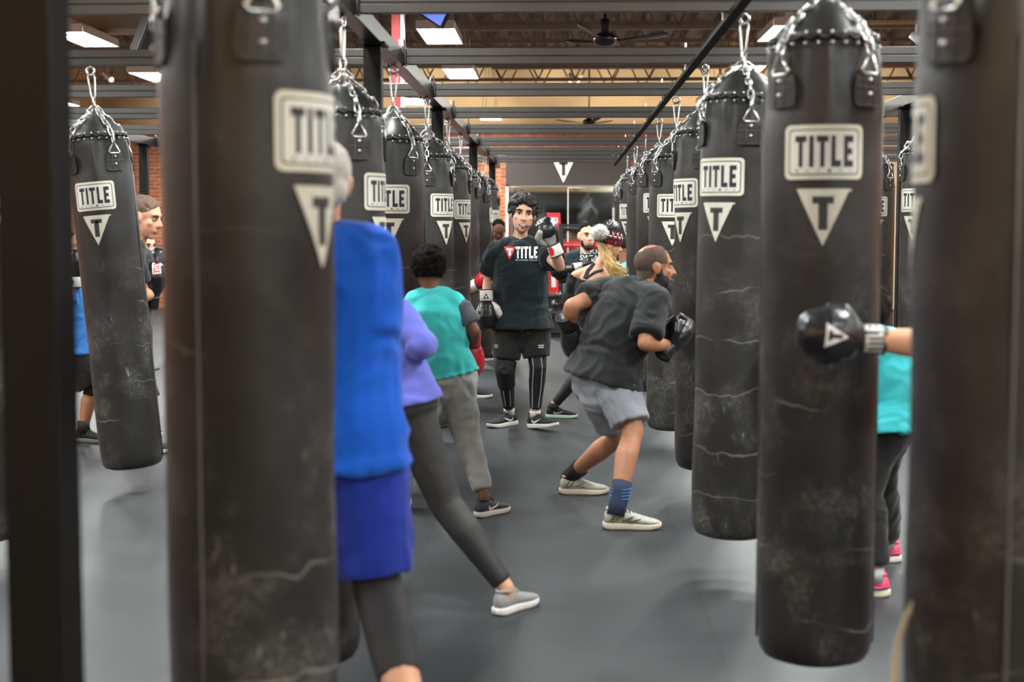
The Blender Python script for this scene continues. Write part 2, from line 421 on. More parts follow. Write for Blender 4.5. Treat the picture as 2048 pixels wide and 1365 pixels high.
pts += [(-8.2, 15.4), (-8.2, 19.1), (-8.2, 23), (5.9, 15.3), (5.9, 18.9), (5.9, 23), (2.4, 23), (-5.3, 23), (-1.3, 26.2), (3.5, 26.2), (-6, 26.2)]
for x, y in pts:
    f = empty('ceiling_light', (x, y, 3.6), FIX.get((x, y), 'unseen ceiling light fixture hanging out of the frame'), 'ceiling light', 'hanging fluorescent ceiling lights')
    new_obj('housing', HOUS, [], f)
    for h_ in HANG: new_obj('hanging_wire', h_, [], f)
    for k in range(4): new_obj('tube', TUBE, [], f, (-.15 + .1 * k, 0, .018))
    l = bpy.data.objects.new('lamp', AL); COL.objects.link(l); l.parent = f; l.location = (0, 0, -.02)
# warm pendants over the entrance, behind the camera
PL = bpy.data.lights.new('warm_bulb', 'POINT'); PL.energy = WARM_W; PL.color = (1, .62, .3); PL.shadow_soft_size = .06
for x, y in ((-3.6, -1.2), (-1.9, -1.6), (.6, -1.6)):
    f = empty('pendant_lamp', (x, y, 3.0), 'warm pendant lamp over the entrance behind the photographer', 'pendant lamp', 'entrance pendants')
    bm = bmesh.new(); lathe(bm, [(.03, .2), (.05, .18), (.16, .02), (.17, 0), (.155, .01), (.04, .17)], 20); new_obj('lamp_shade', bm_mesh(bm, 'lamp_shade'), M_dark, f)
    bm = bmesh.new(); tube(bm, [(V((0, 0, .2)), .006), (V((0, 0, ZC - 3)), .006)], 6, 'flat'); new_obj('cord', bm_mesh(bm, 'cord'), M_dark, f)
    l = bpy.data.objects.new('warm_bulb', PL); COL.objects.link(l); l.parent = f; l.location = (0, 0, -.03)
def ceiling_fan(c, rot, label, span=.62):
    f = empty('ceiling_fan', c, label, 'ceiling fan', 'black ceiling fans'); f.rotation_euler.z = rot
    bm = bmesh.new(); lathe(bm, [(.0, -.1), (.06, -.1), (.1, -.075), (.115, -.04), (.115, -.01), (.09, .02), (.05, .03), (.0, .03)], 24); new_obj('motor', bm_mesh(bm, 'motor'), mat('gloss_black', '121212', .25), f)
    bm = bmesh.new(); tube(bm, [(V((0, 0, .02)), .045), (V((0, 0, .16)), .045)], 12, 'flat'); tube(bm, [(V((0, 0, .1)), .015), (V((0, 0, ZC - c[2])), .015)], 8, 'flat'); new_obj('downrod', bm_mesh(bm, 'downrod'), M_dark, f)
    bm = bmesh.new()
    sec = [(.08, .02, 0), (.16, .03, -.01), (.3, .05, .01), (.45, .065, .03), (.58, .06, .05), (span, .02, .055)]
    tube(bm, [(V((r, 0, z - .03)), .006, wd, V((0, .25, 1))) for r, wd, z in sec], 10); BL = bm_mesh(bm, 'blade'); BL.materials.append(mat('gloss_black', '121212'))
    for k in range(3):
        b = new_obj('blade', BL, [], f); b.rotation_euler.z = k * 2 * math.pi / 3
c = P(1210, 72, 14.0); ceiling_fan(c, .12, 'black three blade ceiling fan nearer of the two, just under the top crossbeam')
c = P(1178, 241, 26.0); ceiling_fan(c, 2.9, 'black ceiling fan farther away, seen between crossbeams against the beige wall')
# speaker, screen corner, red column, track spot
s = empty('loudspeaker', P(308, 72, 12.5), 'black box loudspeaker hung near the ceiling beside the blurred near bag', 'speaker'); s.rotation_euler = (.35, .3, .6)
bm = bmesh.new(); box(bm, (-.13, -.13, -.2), (.13, .13, .2), bev=.02); new_obj('cabinet', bm_mesh(bm, 'cabinet', False), M_dark, s)
bm = bmesh.new(); box(bm, (-.11, -.142, -.18), (.11, -.13, .18)); new_obj('grille', bm_mesh(bm, 'grille', False), mat('grille_grey', '242424', .9), s)
bm = bmesh.new(); tube(bm, [(V((0, .0, .2)), .012), (V((.2, .1, 1.2)), .012)], 6, 'flat'); new_obj('bracket', bm_mesh(bm, 'bracket'), M_dark, s)
s = empty('television', P(886, 30, 13.4), 'corner of a blue lit television screen hanging over the aisle behind the top crossbeam', 'television'); s.rotation_euler = (0, .55, -.5)
bm = bmesh.new(); box(bm, (-.3, 0, -.12), (.04, .05, .3), bev=.006); new_obj('screen_housing', bm_mesh(bm, 'screen_housing', False), M_dark, s)
bm = bmesh.new(); box(bm, (-.28, -.004, -.1), (.025, .002, .28)); new_obj('screen', bm_mesh(bm, 'screen', False), mat('lit_blue_screen', '5f78d0', .3, emit=.9), s)
bm = bmesh.new(); tube(bm, [(V((-.1, .03, .28)), .015), (V((.5, .1, 1.4)), .015)], 6, 'flat'); new_obj('bracket', bm_mesh(bm, 'bracket'), M_dark, s)
yc = 13.2; xa, xb = P(783, 200, yc).x, P(801, 200, yc).x
cl = empty('red_column', (xa, yc, 0), 'tall red painted column with a white edge behind the second left post', 'column')
bm = bmesh.new(); box(bm, (0, 0, 0), (xb - xa, .1, ZC), bev=.006); new_obj('shaft', bm_mesh(bm, 'shaft', False), mat('red_paint', 'b32226', .45), cl)
bm = bmesh.new(); box(bm, (xb - xa, .0, 0), (xb - xa + .035, .1, ZC), bev=.004); new_obj('white_edge', bm_mesh(bm, 'white_edge', False), mat('white_paint', 'dcdcdc', .5), cl)
def track_spot(px, py, y, label, dx=.5, lit=True):
    s = empty('track_light', P(px, py, y), label, 'track light', 'track lights')
    bm = bmesh.new(); box(bm, (-dx, -.02, .2), (dx, .02, .235)); new_obj('track', bm_mesh(bm, 'track', False), mat('brass_track', '9a8460', .4, .4), s)
    bm = bmesh.new(); tube(bm, [(V((0, 0, .2)), .012), (V((0, 0, .08)), .012)], 6, 'flat'); tube(bm, [(V((-.05, 0, .1)), .035), (V((.07, -.05, 0)), .045)], 12, 'flat'); new_obj('spot_head', bm_mesh(bm, 'spot_head'), mat('white_paint', 'dcdcdc', .5), s)
    bm = bmesh.new(); ell(bm, (.075, -.06, -.003), .032); new_obj('bulb', bm_mesh(bm, 'bulb'), mat('warm_bulb_glow', 'ffd9a0', .4, emit=12, emitc=(1, .7, .35, 1)), s)
    for e in (-dx, dx):
        bm = bmesh.new(); tube(bm, [(V((e * .8, 0, .23)), .006), (V((e * .8, 0, ZC - s.location.z)), .006)], 5, 'flat'); new_obj('hanger', bm_mesh(bm, 'hanger'), M_dark, s)
track_spot(1832, 90, 14.0, 'track light with glowing warm bulb high at right beside the nearest right bag')
track_spot(215, 160, 20.0, 'track light with small warm bulb at left above the leaning bag', .9)
SP = bpy.data.lights.new('added_wall_spot', 'SPOT'); SP.energy = 200; SP.color = (1, .84, .62); SP.spot_size = 1.9; SP.spot_blend = .8; SP.shadow_soft_size = .05  # extra spots and their tracks, added to brighten the back wall
for i, (x, lb) in enumerate(((-6.2, 'added track light brightening the back wall at far left'), (-2.6, 'added track light brightening the back wall left of the dark band'), (.2, 'added track light brightening the beige wall above the dark band'), (3.0, 'added track light brightening the back wall at right'), (5.4, 'added track light brightening the back wall at far right'))):
    track_spot(1122 + x * 2844 / 25.6, 465 - 2.75 * 2844 / 25.6, 25.6, lb, .6)
    l = bpy.data.objects.new('added_wall_spot', SP); COL.objects.link(l); l.parent = [o for o in COL.objects if o.name.startswith('track_light')][-1]; l.location = (.1, .12, -.06); l.rotation_euler = (math.radians(72), 0, 0)

# ------------------------------------------------------------------ the bag rack
BAY = 1.883; RY = [(k + .31) * BAY for k in range(0, 12)]     # crossbeam depths
ZB = 2.445; ZT = 2.535
LX = {'a': -.94, 'b': 2.6, 'c': -4.5}                             # longitudinal beams
def post(x, y, label, w_=.09):
    p = empty('rack_post', (x, y, 0), label, 'post', 'upright posts of the bag rack')
    bm = bmesh.new(); box(bm, (-w_ / 2, -w_ / 2, .012), (w_ / 2, w_ / 2, ZB - .012), bev=.006); new_obj('upright', bm_mesh(bm, 'upright', False), M_post, p)
    bm = bmesh.new(); box(bm, (-.1, -.1, 0), (.1, .1, .012)); new_obj('base_plate', bm_mesh(bm, 'base_plate', False), M_post, p)
    bm = bmesh.new(); box(bm, (-.07, -.09, ZB - .012), (.07, .09, ZB)); new_obj('top_plate', bm_mesh(bm, 'top_plate', False), M_post, p)
post(-.93, 2.5, 'wide blurred black steel post along the left edge, nearest to us', .104)
for y, lb in ((7.2, 'black steel post left of the aisle between the first two chained bags'), (10.95, 'black steel post left of the aisle behind the third hanging ring'), (15.4, 'narrow black steel post left of the aisle beside the far bags'), (19.6, 'farthest black steel post left of the aisle against the brick wall')): post(-.945, y, lb)
post(2.6, 10.95, 'black steel post at far right between two distant bags')
post(2.6, 4.6, 'black steel post of the right row out of sight behind the near right bag')
post(-4.5, 15.3, 'distant black steel post at left against brick, behind the leaning bag')
post(-4.5, 5.2, 'black steel post of the outer left row hidden by the near post')
def long_beam(x, label):
    b = empty('rack_beam', (x, 0, ZB), label, 'beam', 'lengthwise beams of the bag rack')
    bm = bmesh.new(); box(bm, (-.04, .9, 0), (.04, 21.2, .09), bev=.004); new_obj('steel_tube', bm_mesh(bm, 'steel_tube', False), M_steel, b)
    for y in RY[0:11]:
        bm = bmesh.new()
        for s in (-1, 1):
            box(bm, (s * .04 if s > 0 else -.052, y - .05, -.012), (.052 if s > 0 else -.04, y + .05, .1))
        for dz in (.015, .07):
            for dy in (-.035, .035): tube(bm, [(V((.05, y + dy, dz)), .008), (V((.066, y + dy, dz)), .008)], 6, 'flat')
        tube(bm, [(V((.045, y + .06, .09)), .006), (V((.045, y + .06, .15)), .006)], 6, 'flat')
        new_obj('bolted_plate', bm_mesh(bm, 'bolted_plate', False), M_steel, b)
        bm = bmesh.new()
        for dz in (.015, .07):
            for dy in (-.035, .035): tube(bm, [(V((.052, y + dy, dz)), .007), (V((.064, y + dy, dz)), .007)], 6, 'flat')
        tube(bm, [(V((.02, y + .06, .09)), .006), (V((.02, y + .06, .15)), .006)], 6, 'flat')
        new_obj('bolts', bm_mesh(bm, 'bolts'), M_bolt, b)
long_beam(LX['a'], 'long black steel beam running away over the left row of bags')
long_beam(LX['b'], 'long black steel beam at far right meeting the distant right post')
long_beam(LX['c'], 'long black steel beam of the outer left row seen behind the leaning bag')
ORD = ['', '', '', 'topmost', 'second', 'third', 'fourth', 'fifth', 'sixth', 'seventh', 'lowest']
def crossbeam(x0, x1, y, label, grp):
    b = empty('crossbeam', (x0, y, ZB), label, 'crossbeam', grp)
    bm = bmesh.new(); L = x1 - x0
    box(bm, (0, -.02, 0), (L, .02, .042), bev=.004); box(bm, (0, -.02, .046), (L, .02, .09), bev=.004); box(bm, (0, -.014, .04), (L, .02, .05))
    new_obj('double_channel', bm_mesh(bm, 'double_channel', False), M_steel, b)
    for e in (.004, L - .012):
        bm = bmesh.new(); box(bm, (e, -.045, -.004), (e + .008, .045, .098)); new_obj('end_plate', bm_mesh(bm, 'end_plate', False), M_steel, b)
for k in range(1, 11):
    y = RY[k]; nm = ORD[k]
    if nm:
        crossbeam(-.888, 2.548, y, 'black steel crossbeam spanning the aisle, %s of those in the photo' % nm, 'crossbeams over the aisle')
        crossbeam(-4.448, -.992, y, 'black steel crossbeam over the left bags, %s of those in the photo' % nm, 'crossbeams over the left bags')
        crossbeam(2.652, 6.2, y, 'black steel crossbeam at the far right edge, %s of those in the photo' % nm, 'crossbeams over the right side')
    else:
        crossbeam(-.888, 2.548, y, 'black steel crossbeam over the aisle just above the frame', 'crossbeams over the aisle')
        crossbeam(-4.448, -.992, y, 'black steel crossbeam over the left bags just above the frame', 'crossbeams over the left bags')
rl = empty('strut_rail', (.735, 0, ZB - .0245), 'thin dark steel strut rail running away under the crossbeams beside the right row', 'rail')
bm = bmesh.new(); box(bm, (-.022, 2, 0), (.022, 19.9, .022)); new_obj('strut', bm_mesh(bm, 'strut', False), mat('dark_strut', '121212', .8, spec=.2), rl)
bm = bmesh.new()
for k in range(1, 11):
    y = RY[k]; tube(bm, [(V((-.035, y + .032, -.004)), .007), (V((-.035, y + .032, .145)), .007)], 6, 'flat')
new_obj('threaded_bolts', bm_mesh(bm, 'threaded_bolts', False), M_bolt, rl)
st = empty('steel_beam', (LX['a'] - .15, 2.98, ZB), 'short black steel stub above the frame that carries the blurred near bag', 'beam')
bm = bmesh.new(); box(bm, (.202, -.03, 0), (.55, .03, .09), bev=.004); new_obj('stub', bm_mesh(bm, 'stub', False), M_steel, st)

# ------------------------------------------------------------------ heavy bags
R_ = .178
def link_bm(bm, c, d, side, ln=.05, wd=.026, r=.0042):
    """one oval chain link centred at c along d, lying in the plane of d and side"""
    d = V(d).normalized(); side = V(side); side = (side - d * side.dot(d)).normalized(); nn = d.cross(side)
    pts = []; h = ln / 2 - wd / 2
    for k in range(12):
        a = 2 * math.pi * k / 12; ca, sa = math.cos(a), math.sin(a)
        pts.append(V(c) + d * (sa * wd / 2 + (h if sa >= 0 else -h)) + side * (ca * wd / 2))
    loops = []
    for i in range(12):
        t = (pts[(i + 1) % 12] - pts[i - 1]).normalized(); u = t.cross(nn).normalized()
        loops.append([bm.verts.new(pts[i] + (u * math.cos(b) + nn * math.sin(b)) * r) for b in (0, math.pi / 3, 2 * math.pi / 3, math.pi, 4 * math.pi / 3, 5 * math.pi / 3)])
    for i in range(12):
        a, b = loops[i], loops[(i + 1) % 12]
        for k in range(6): bm.faces.new((a[k], a[(k + 1) % 6], b[(k + 1) % 6], b[k]))
def torus(bm, c, ax1, ax2, R, r, n=16, m=7):
    ax1, ax2 = V(ax1).normalized(), V(ax2).normalized(); nn = ax1.cross(ax2); lp = []
    for i in range(n):
        a = 2 * math.pi * i / n; u = ax1 * math.cos(a) + ax2 * math.sin(a)
        lp.append([bm.verts.new(V(c) + u * (R + r * math.cos(2 * math.pi * k / m)) + nn * (r * math.sin(2 * math.pi * k / m))) for k in range(m)])
    for i in range(n):
        for k in range(m): bm.faces.new((lp[i][k], lp[i][(k + 1) % m], lp[(i + 1) % n][(k + 1) % m], lp[(i + 1) % n][k]))
TABA = [math.radians(a) for a in (45, 135, 225, 315)]   # tab angles from the label's direction (-y), towards +x
def cyl(a, r, z): return V((r * math.sin(a), -r * math.cos(a), z))
BAGP = []     # (name, mesh, mats, parent index, stretch)
def build_bag_meshes():
    def wob(a, z):
        t = max(0, min(1, (z + .59) / .19)) if z < -.34 else 1
        g = .0055 * math.sin(9 * a + 1.3) + .0035 * math.sin(17 * a) + .003 * math.sin(5 * a + 12 * z)
        for ta in TABA:
            da = abs((a - ta + math.pi) % (2 * math.pi) - math.pi)
            g -= .010 * math.exp(-(da / .5) ** 2) * max(0, 1 - abs(z + .42) / .22)
        return g * t + .0018 * math.sin(3 * a + 7 * z) + .0012 * math.sin(11 * z + 2 * a)
    prof = [(.001, -.336), (.08, -.336), (.150, -.337), (.158, -.345), (.160, -.36)]
    for i in range(9): prof.append((.162 + .016 * (i + 1) / 9, -.38 - .20 * i / 8))
    z = -.63
    while z > -2.13: prof.append((R_, z)); z -= .05
    prof += [(.1775, -2.15), (.1765, -2.18), (.171, -2.21), (.158, -2.232), (.13, -2.243), (.06, -2.246), (.001, -2.246)]
    bm = bmesh.new(); lathe(bm, prof, 64, wob=lambda a, z: wob(a, z) if -2.2 < z < -.345 else 0); BAGP.append(('bag_body', bm_mesh(bm, 'bag_body'), LEATHER, None, 0))
    bm = bmesh.new(); lathe(bm, [(.001, -.215), (.03, -.215), (.055, -.222), (.105, -.27), (.145, -.315), (.157, -.335), (.15, -.342), (.001, -.342)], 48, wob=lambda a, z: .006 * math.sin(4 * a + .6) * (z > -.33) * (z < -.22)); BAGP.append(('top_shroud', bm_mesh(bm, 'top_shroud'), LEATHER, None, 0))
    bm = bmesh.new(); n = 44; R = []
    for k in range(n + 1):
        a = 2 * math.pi * k / n; R.append((cyl(a, .161, -.339 + .006 * (1 if k % 2 else -1)), .0065))
    tube(bm, R, 6, 'flat'); BAGP.append(('lacing_cord', bm_mesh(bm, 'lacing_cord'), M_dark, None, 0))
    bm = bmesh.new()
    for k in range(26):
        a = 2 * math.pi * (k + .5) / 26; ell(bm, cyl(a, .160, -.325), .0055, sub=1); ell(bm, cyl(a, .166, -.357), .0055, sub=1)
    BAGP.append(('rivets', bm_mesh(bm, 'rivets'), M_bolt, None, 0))
    bm = bmesh.new(); torus(bm, (0, 0, -.005), (1, 0, 0), (0, 0, 1), .022, .0075); tube(bm, [(V((0, 0, .015)), .008), (V((0, 0, .024)), .008)], 8, 'flat'); BAGP.append(('eye_bolt', bm_mesh(bm, 'eye_bolt'), M_chrome, None, 0))
    bm = bmesh.new()
    pts = [V((.018, 0, -.03)), V((.02, 0, -.04)), V((.012, 0, -.13)), V((.009, 0, -.142)), V((0, 0, -.147)), V((-.009, 0, -.142)), V((-.012, 0, -.13)), V((-.02, 0, -.04)), V((-.018, 0, -.03)), V((-.008, 0, -.02)), V((.008, 0, -.02)), V((.018, 0, -.03))]
    tube(bm, [(p, .0055) for p in pts], 7, 'flat'); link_bm(bm, (0, 0, -.168), (0, 0, 1), (0, 1, 0), .055, .026, .0055); BAGP.append(('carabiner', bm_mesh(bm, 'carabiner'), M_chrome, None, 1))
    for ta in TABA:
        a0 = cyl(ta, .012, -.19); a1 = cyl(ta, .172, -.375); d = a1 - a0; n = 7
        # chain runs over the shroud
        bm = bmesh.new(); pth = [a0, cyl(ta, .08, -.25), cyl(ta, .140, -.296), cyl(ta, .176, -.352), cyl(ta, .186, -.385)]
        seg = []; 
        for p, q in zip(pth, pth[1:]): seg.append((p, q, (q - p).length))
        tot = sum(s[2] for s in seg)
        for i in range(n):
            t = (i + .5) / n * tot
            for p, q, l in seg:
                if t <= l: break
                t -= l
            d = (q - p).normalized(); c = p + d * t; tang = cyl(ta + math.pi / 2, 1, 0); out = d.cross(tang)
            link_bm(bm, c, d, tang if i % 2 else out, .05, .024, .0045)
        BAGP.append(('chain', bm_mesh(bm, 'chain'), M_chrome, None, 1))
        bm = bmesh.new(); T = cyl(ta + math.pi / 2, 1, 0); O = cyl(ta, 1, 0)
        c = cyl(ta, .184, 0)
        tri = [c + V((0, 0, -.392)) + T * .006, c + V((0, 0, -.388)), c + V((0, 0, -.392)) - T * .006, c + V((0, 0, -.438)) - T * .033, c + V((0, 0, -.447)) - T * .026, c + V((0, 0, -.447)) + T * .026, c + V((0, 0, -.438)) + T * .033, c + V((0, 0, -.392)) + T * .006]
        tube(bm, [(p, .0048) for p in tri], 7, 'flat'); BAGP.append(('d_ring', bm_mesh(bm, 'd_ring'), M_chrome, None, 0))
        # leather tab
        sh = flat_bm([(rrect(-.055, -.545, .055, -.432, .018), 0, 0)], .03); 
        for v in sh.verts:
            pinch = 1 - .35 * max(0, (v.co.y + .47) / .04)
            v.co = cyl(ta + v.co.x * pinch / .18, .1775 + .004 + .004 * min(1, max(0, (-.43 - v.co.y) / .03)), v.co.y)
        bmesh.ops.remove_doubles(sh, verts=sh.verts, dist=1e-5)
        q = bmesh.ops.extrude_face_region(sh, geom=sh.faces[:])
        for v in q['geom']:
            if isinstance(v, bmesh.types.BMVert): v.co.x *= .955; v.co.y *= .955
        BAGP.append(('strap_tab', bm_mesh(sh, 'strap_tab', False), LEATHER, None, 0)); ti = len(BAGP) - 1
        for z in (-.465, -.507):
            bm = bmesh.new(); ell(bm, cyl(ta, .1855, z), (.0075, .0075, .0075), sub=2)
            BAGP.append(('snap_rivet', bm_mesh(bm, 'snap_rivet'), M_bolt, ti, 0))
        bm = bmesh.new()
        for x0, z0, x1, z1 in ((-.05, -.486, .05, -.486), (-.018, -.44, -.018, -.54), (.018, -.44, .018, -.54), (-.05, -.54, .05, -.54)):
            m = 6; tube(bm, [(cyl(ta + (x0 + (x1 - x0) * i / m) / .18, .187, z0 + (z1 - z0) * i / m), .0014) for i in range(m + 1)], 5, 'flat')
        BAGP.append(('stitching', bm_mesh(bm, 'stitching'), mat('grey_thread', '55534f', .8), ti, 0))
    # printed label and triangle emblem
    def wrap(bm, r):
        for v in bm.verts: v.co = cyl(v.co.x / R_, r + v.co.z, v.co.y)
        return bm
    W, H, zt = .236, .160, -.598
    S = [(rrect(-W / 2, zt - H, W / 2, zt, .018), 0, 0), (rrect(-W / 2 + .0135, zt - H + .013, W / 2 - .0135, zt - .013, .012), 1, .0004), (rrect(-W / 2 + .0175, zt - H + .017, W / 2 - .0175, zt - .017, .010), 2, .0008)]
    for p in block_text('TITLE', -W / 2 + .034, zt - .124, W - .066, .092, .9): S.append((p, 3, .0012))
    for i, c in enumerate('BOXING'):
        for p in font_polys(c, -W / 2 + .036 + i * .031, zt - .1385, .010, .008): S.append((p, 3, .0012))
    bm = wrap(flat_bm(S, .02), R_ + .0036); BAGP.append(('label', bm_mesh(bm, 'label', False), [M_cream, M_blackink, mat('white_label', 'c9c7bd', .6), M_ink], None, 0))
    S = [(p, m, l) for p, m, l in tri_emblem(.155, .168, 0, 1, .0006)]; S = [([(a, b + zt - .188) for a, b in p], m, l) for p, m, l in S]
    S.append((rrect(.076, zt - .196, .083, zt - .189, .003), 0, 0))
    bm = wrap(flat_bm(S, .02), R_ + .0036); BAGP.append(('triangle_emblem', bm_mesh(bm, 'triangle_emblem', False), [M_cream, mat('worn_dark_print', '2c2b2b', .6)], None, 0))
    bm = bmesh.new(); tube(bm, [(cyl(1.57, .1785, z), .004) for z in (-.5, -.9, -1.4, -1.9, -2.19)], 6, 'flat'); BAGP.append(('seam_piping', bm_mesh(bm, 'seam_piping'), mat('grey_piping', '4a4844', .6), None, 0))
    bm = bmesh.new(); tube(bm, [(cyl(-1.57, .1785, z), .004) for z in (-.5, -.9, -1.4, -1.9, -2.19)], 6, 'flat'); BAGP.append(('seam_piping', bm_mesh(bm, 'seam_piping'), mat('grey_piping', '4a4844', .6), None, 0))
build_bag_meshes()
def bag(pos, lz, label, alpha=0, tilt=(0, 0), grp='heavy bags hanging in rows'):
    """pos: ring point; lz: drop of the whole bag; alpha: which way the label faces, degrees from the camera to the right"""
    b = empty('heavy_bag', pos, label, 'punching bag', grp)
    rz = math.atan2(-(pos[0]), pos[1]) + math.radians(alpha)
    b.rotation_euler = (Matrix.Rotation(tilt[1], 3, 'X') @ Matrix.Rotation(tilt[0], 3, 'Y') @ Matrix.Rotation(rz, 3, 'Z')).to_euler()
    objs = []
    for nm, me, m, par, st in BAGP:
        if not me.materials:
            for x in (m if isinstance(m, list) else [m]): me.materials.append(x)
        o = bpy.data.objects.new(nm, me); COL.objects.link(o); o.parent = objs[par] if par is not None else b
        if par is None:
            if st: o.scale = (1, 1, (.385 + lz) / .385)
            elif nm != 'eye_bolt': o.location = (0, 0, -lz)
        objs.append(o)
    return b
HR = .92 + 1.5
def ringpt(px, y): q = P(px, 465, y); return V((q.x, y, HR))
BAGS = [
 # ring px, depth, label top above camera, alpha, tilt x, label text
 (2019, 2.75, .253, -86, 0.0, 'huge blurred black punching bag cut off by the right edge'),
 (1641, 4.42, .316, 2, .0, 'tall black punching bag with full TITLE label facing us, nearest in the right row'),
 (1484, 6.23, .313, -33, .013, 'black punching bag second in the right row, its TITLE label turned left'),
 (1408, 8.10, .30, -52, -.012, 'black punching bag third in the right row, squeezed between its neighbours'),
 (1351, 9.99, .262, -5, .006, 'black punching bag with full TITLE label behind the charcoal tee, fourth at right'),
 (1317, 11.87, .32, -6, .0, 'black punching bag fifth in the right row, only TI of its label showing'),
 (1290, 13.76, .31, 90, .0, 'narrow visible black punching bag sixth in the right row'),
 (1270, 15.64, .307, -30, .0, 'black punching bag above the knitted hat, seventh in the right row'),
 (1254, 17.5, .30, -95, .0, 'farthest black punching bag at the end of the right row'),
 (689, 6.23, .255, 66, .0, 'black punching bag left of the aisle behind the bright blue tee'),
 (789, 8.10, .265, -9, .003, 'black punching bag behind the black post, second chained one at left'),
 (855, 9.99, .267, 44, -.004, 'black punching bag behind the turquoise vest, with its TITLE label fully in view'),
 (897, 11.87, .268, 52, -.004, 'black punching bag right of the turquoise vest, fourth chained one at left'),
 (922, 13.76, .27, 120, .0, 'narrow black punching bag fifth in the left row with no label showing'),
 (951, 15.64, .27, 95, .0, 'black punching bag sixth in the left row with a metal strap ring in view'),
 (970, 17.5, .27, 48, .0, 'farthest black punching bag at left, against the brick strip'),
 (188, 8.10, .28, -19, -.088, 'leaning black punching bag between the left post and the blurred near bag'),
 (1743, 11.87, .29, 4, .0, 'distant black punching bag left of the far right post'),
 (1852, 9.99, .30, -30, .0, 'distant black punching bag right of the far right post'),
 (-55, 6.23, .27, 20, .0, 'sliver of a black punching bag at the left edge behind the post'),
]
for px, y, lt, al, tl, lb in BAGS:
    b_ = bag(ringpt(px, y), .322 - lt, lb, al, (tl, 0))
    if px == 2019:      # a loose end of pale tape at the lower edge
        M3 = b_.rotation_euler.to_matrix().transposed(); bm = bmesh.new()
        tube(bm, [(M3 @ (P(x, yy, 2.72) - b_.location), w2, .002, M3 @ V((1, 0, 0))) for x, yy, w2 in ((1838, 1190, .006), (1812, 1235, .006), (1797, 1280, .005), (1790, 1325, .007), (1788, 1380, .010), (1790, 1440, .010))], 8)
        new_obj('loose_tape', bm_mesh(bm, 'loose_tape'), mat('pale_tape', 'b5ac90', .7), b_)
bag(ringpt(497, 2.98), .040, 'huge blurred black punching bag in front at left with a cropped TITLE label', 55, (.0, 0))
bag(V((-.94, 4.35, HR)), .02, 'black punching bag mostly hidden behind the huge blurred bag at left', 120, (-.062, 0))
bag(V((-4.5, 16.9, HR)), .05, 'small distant black punching bag top between the leaning bag and the blurred bag', 160, (.0, 0))

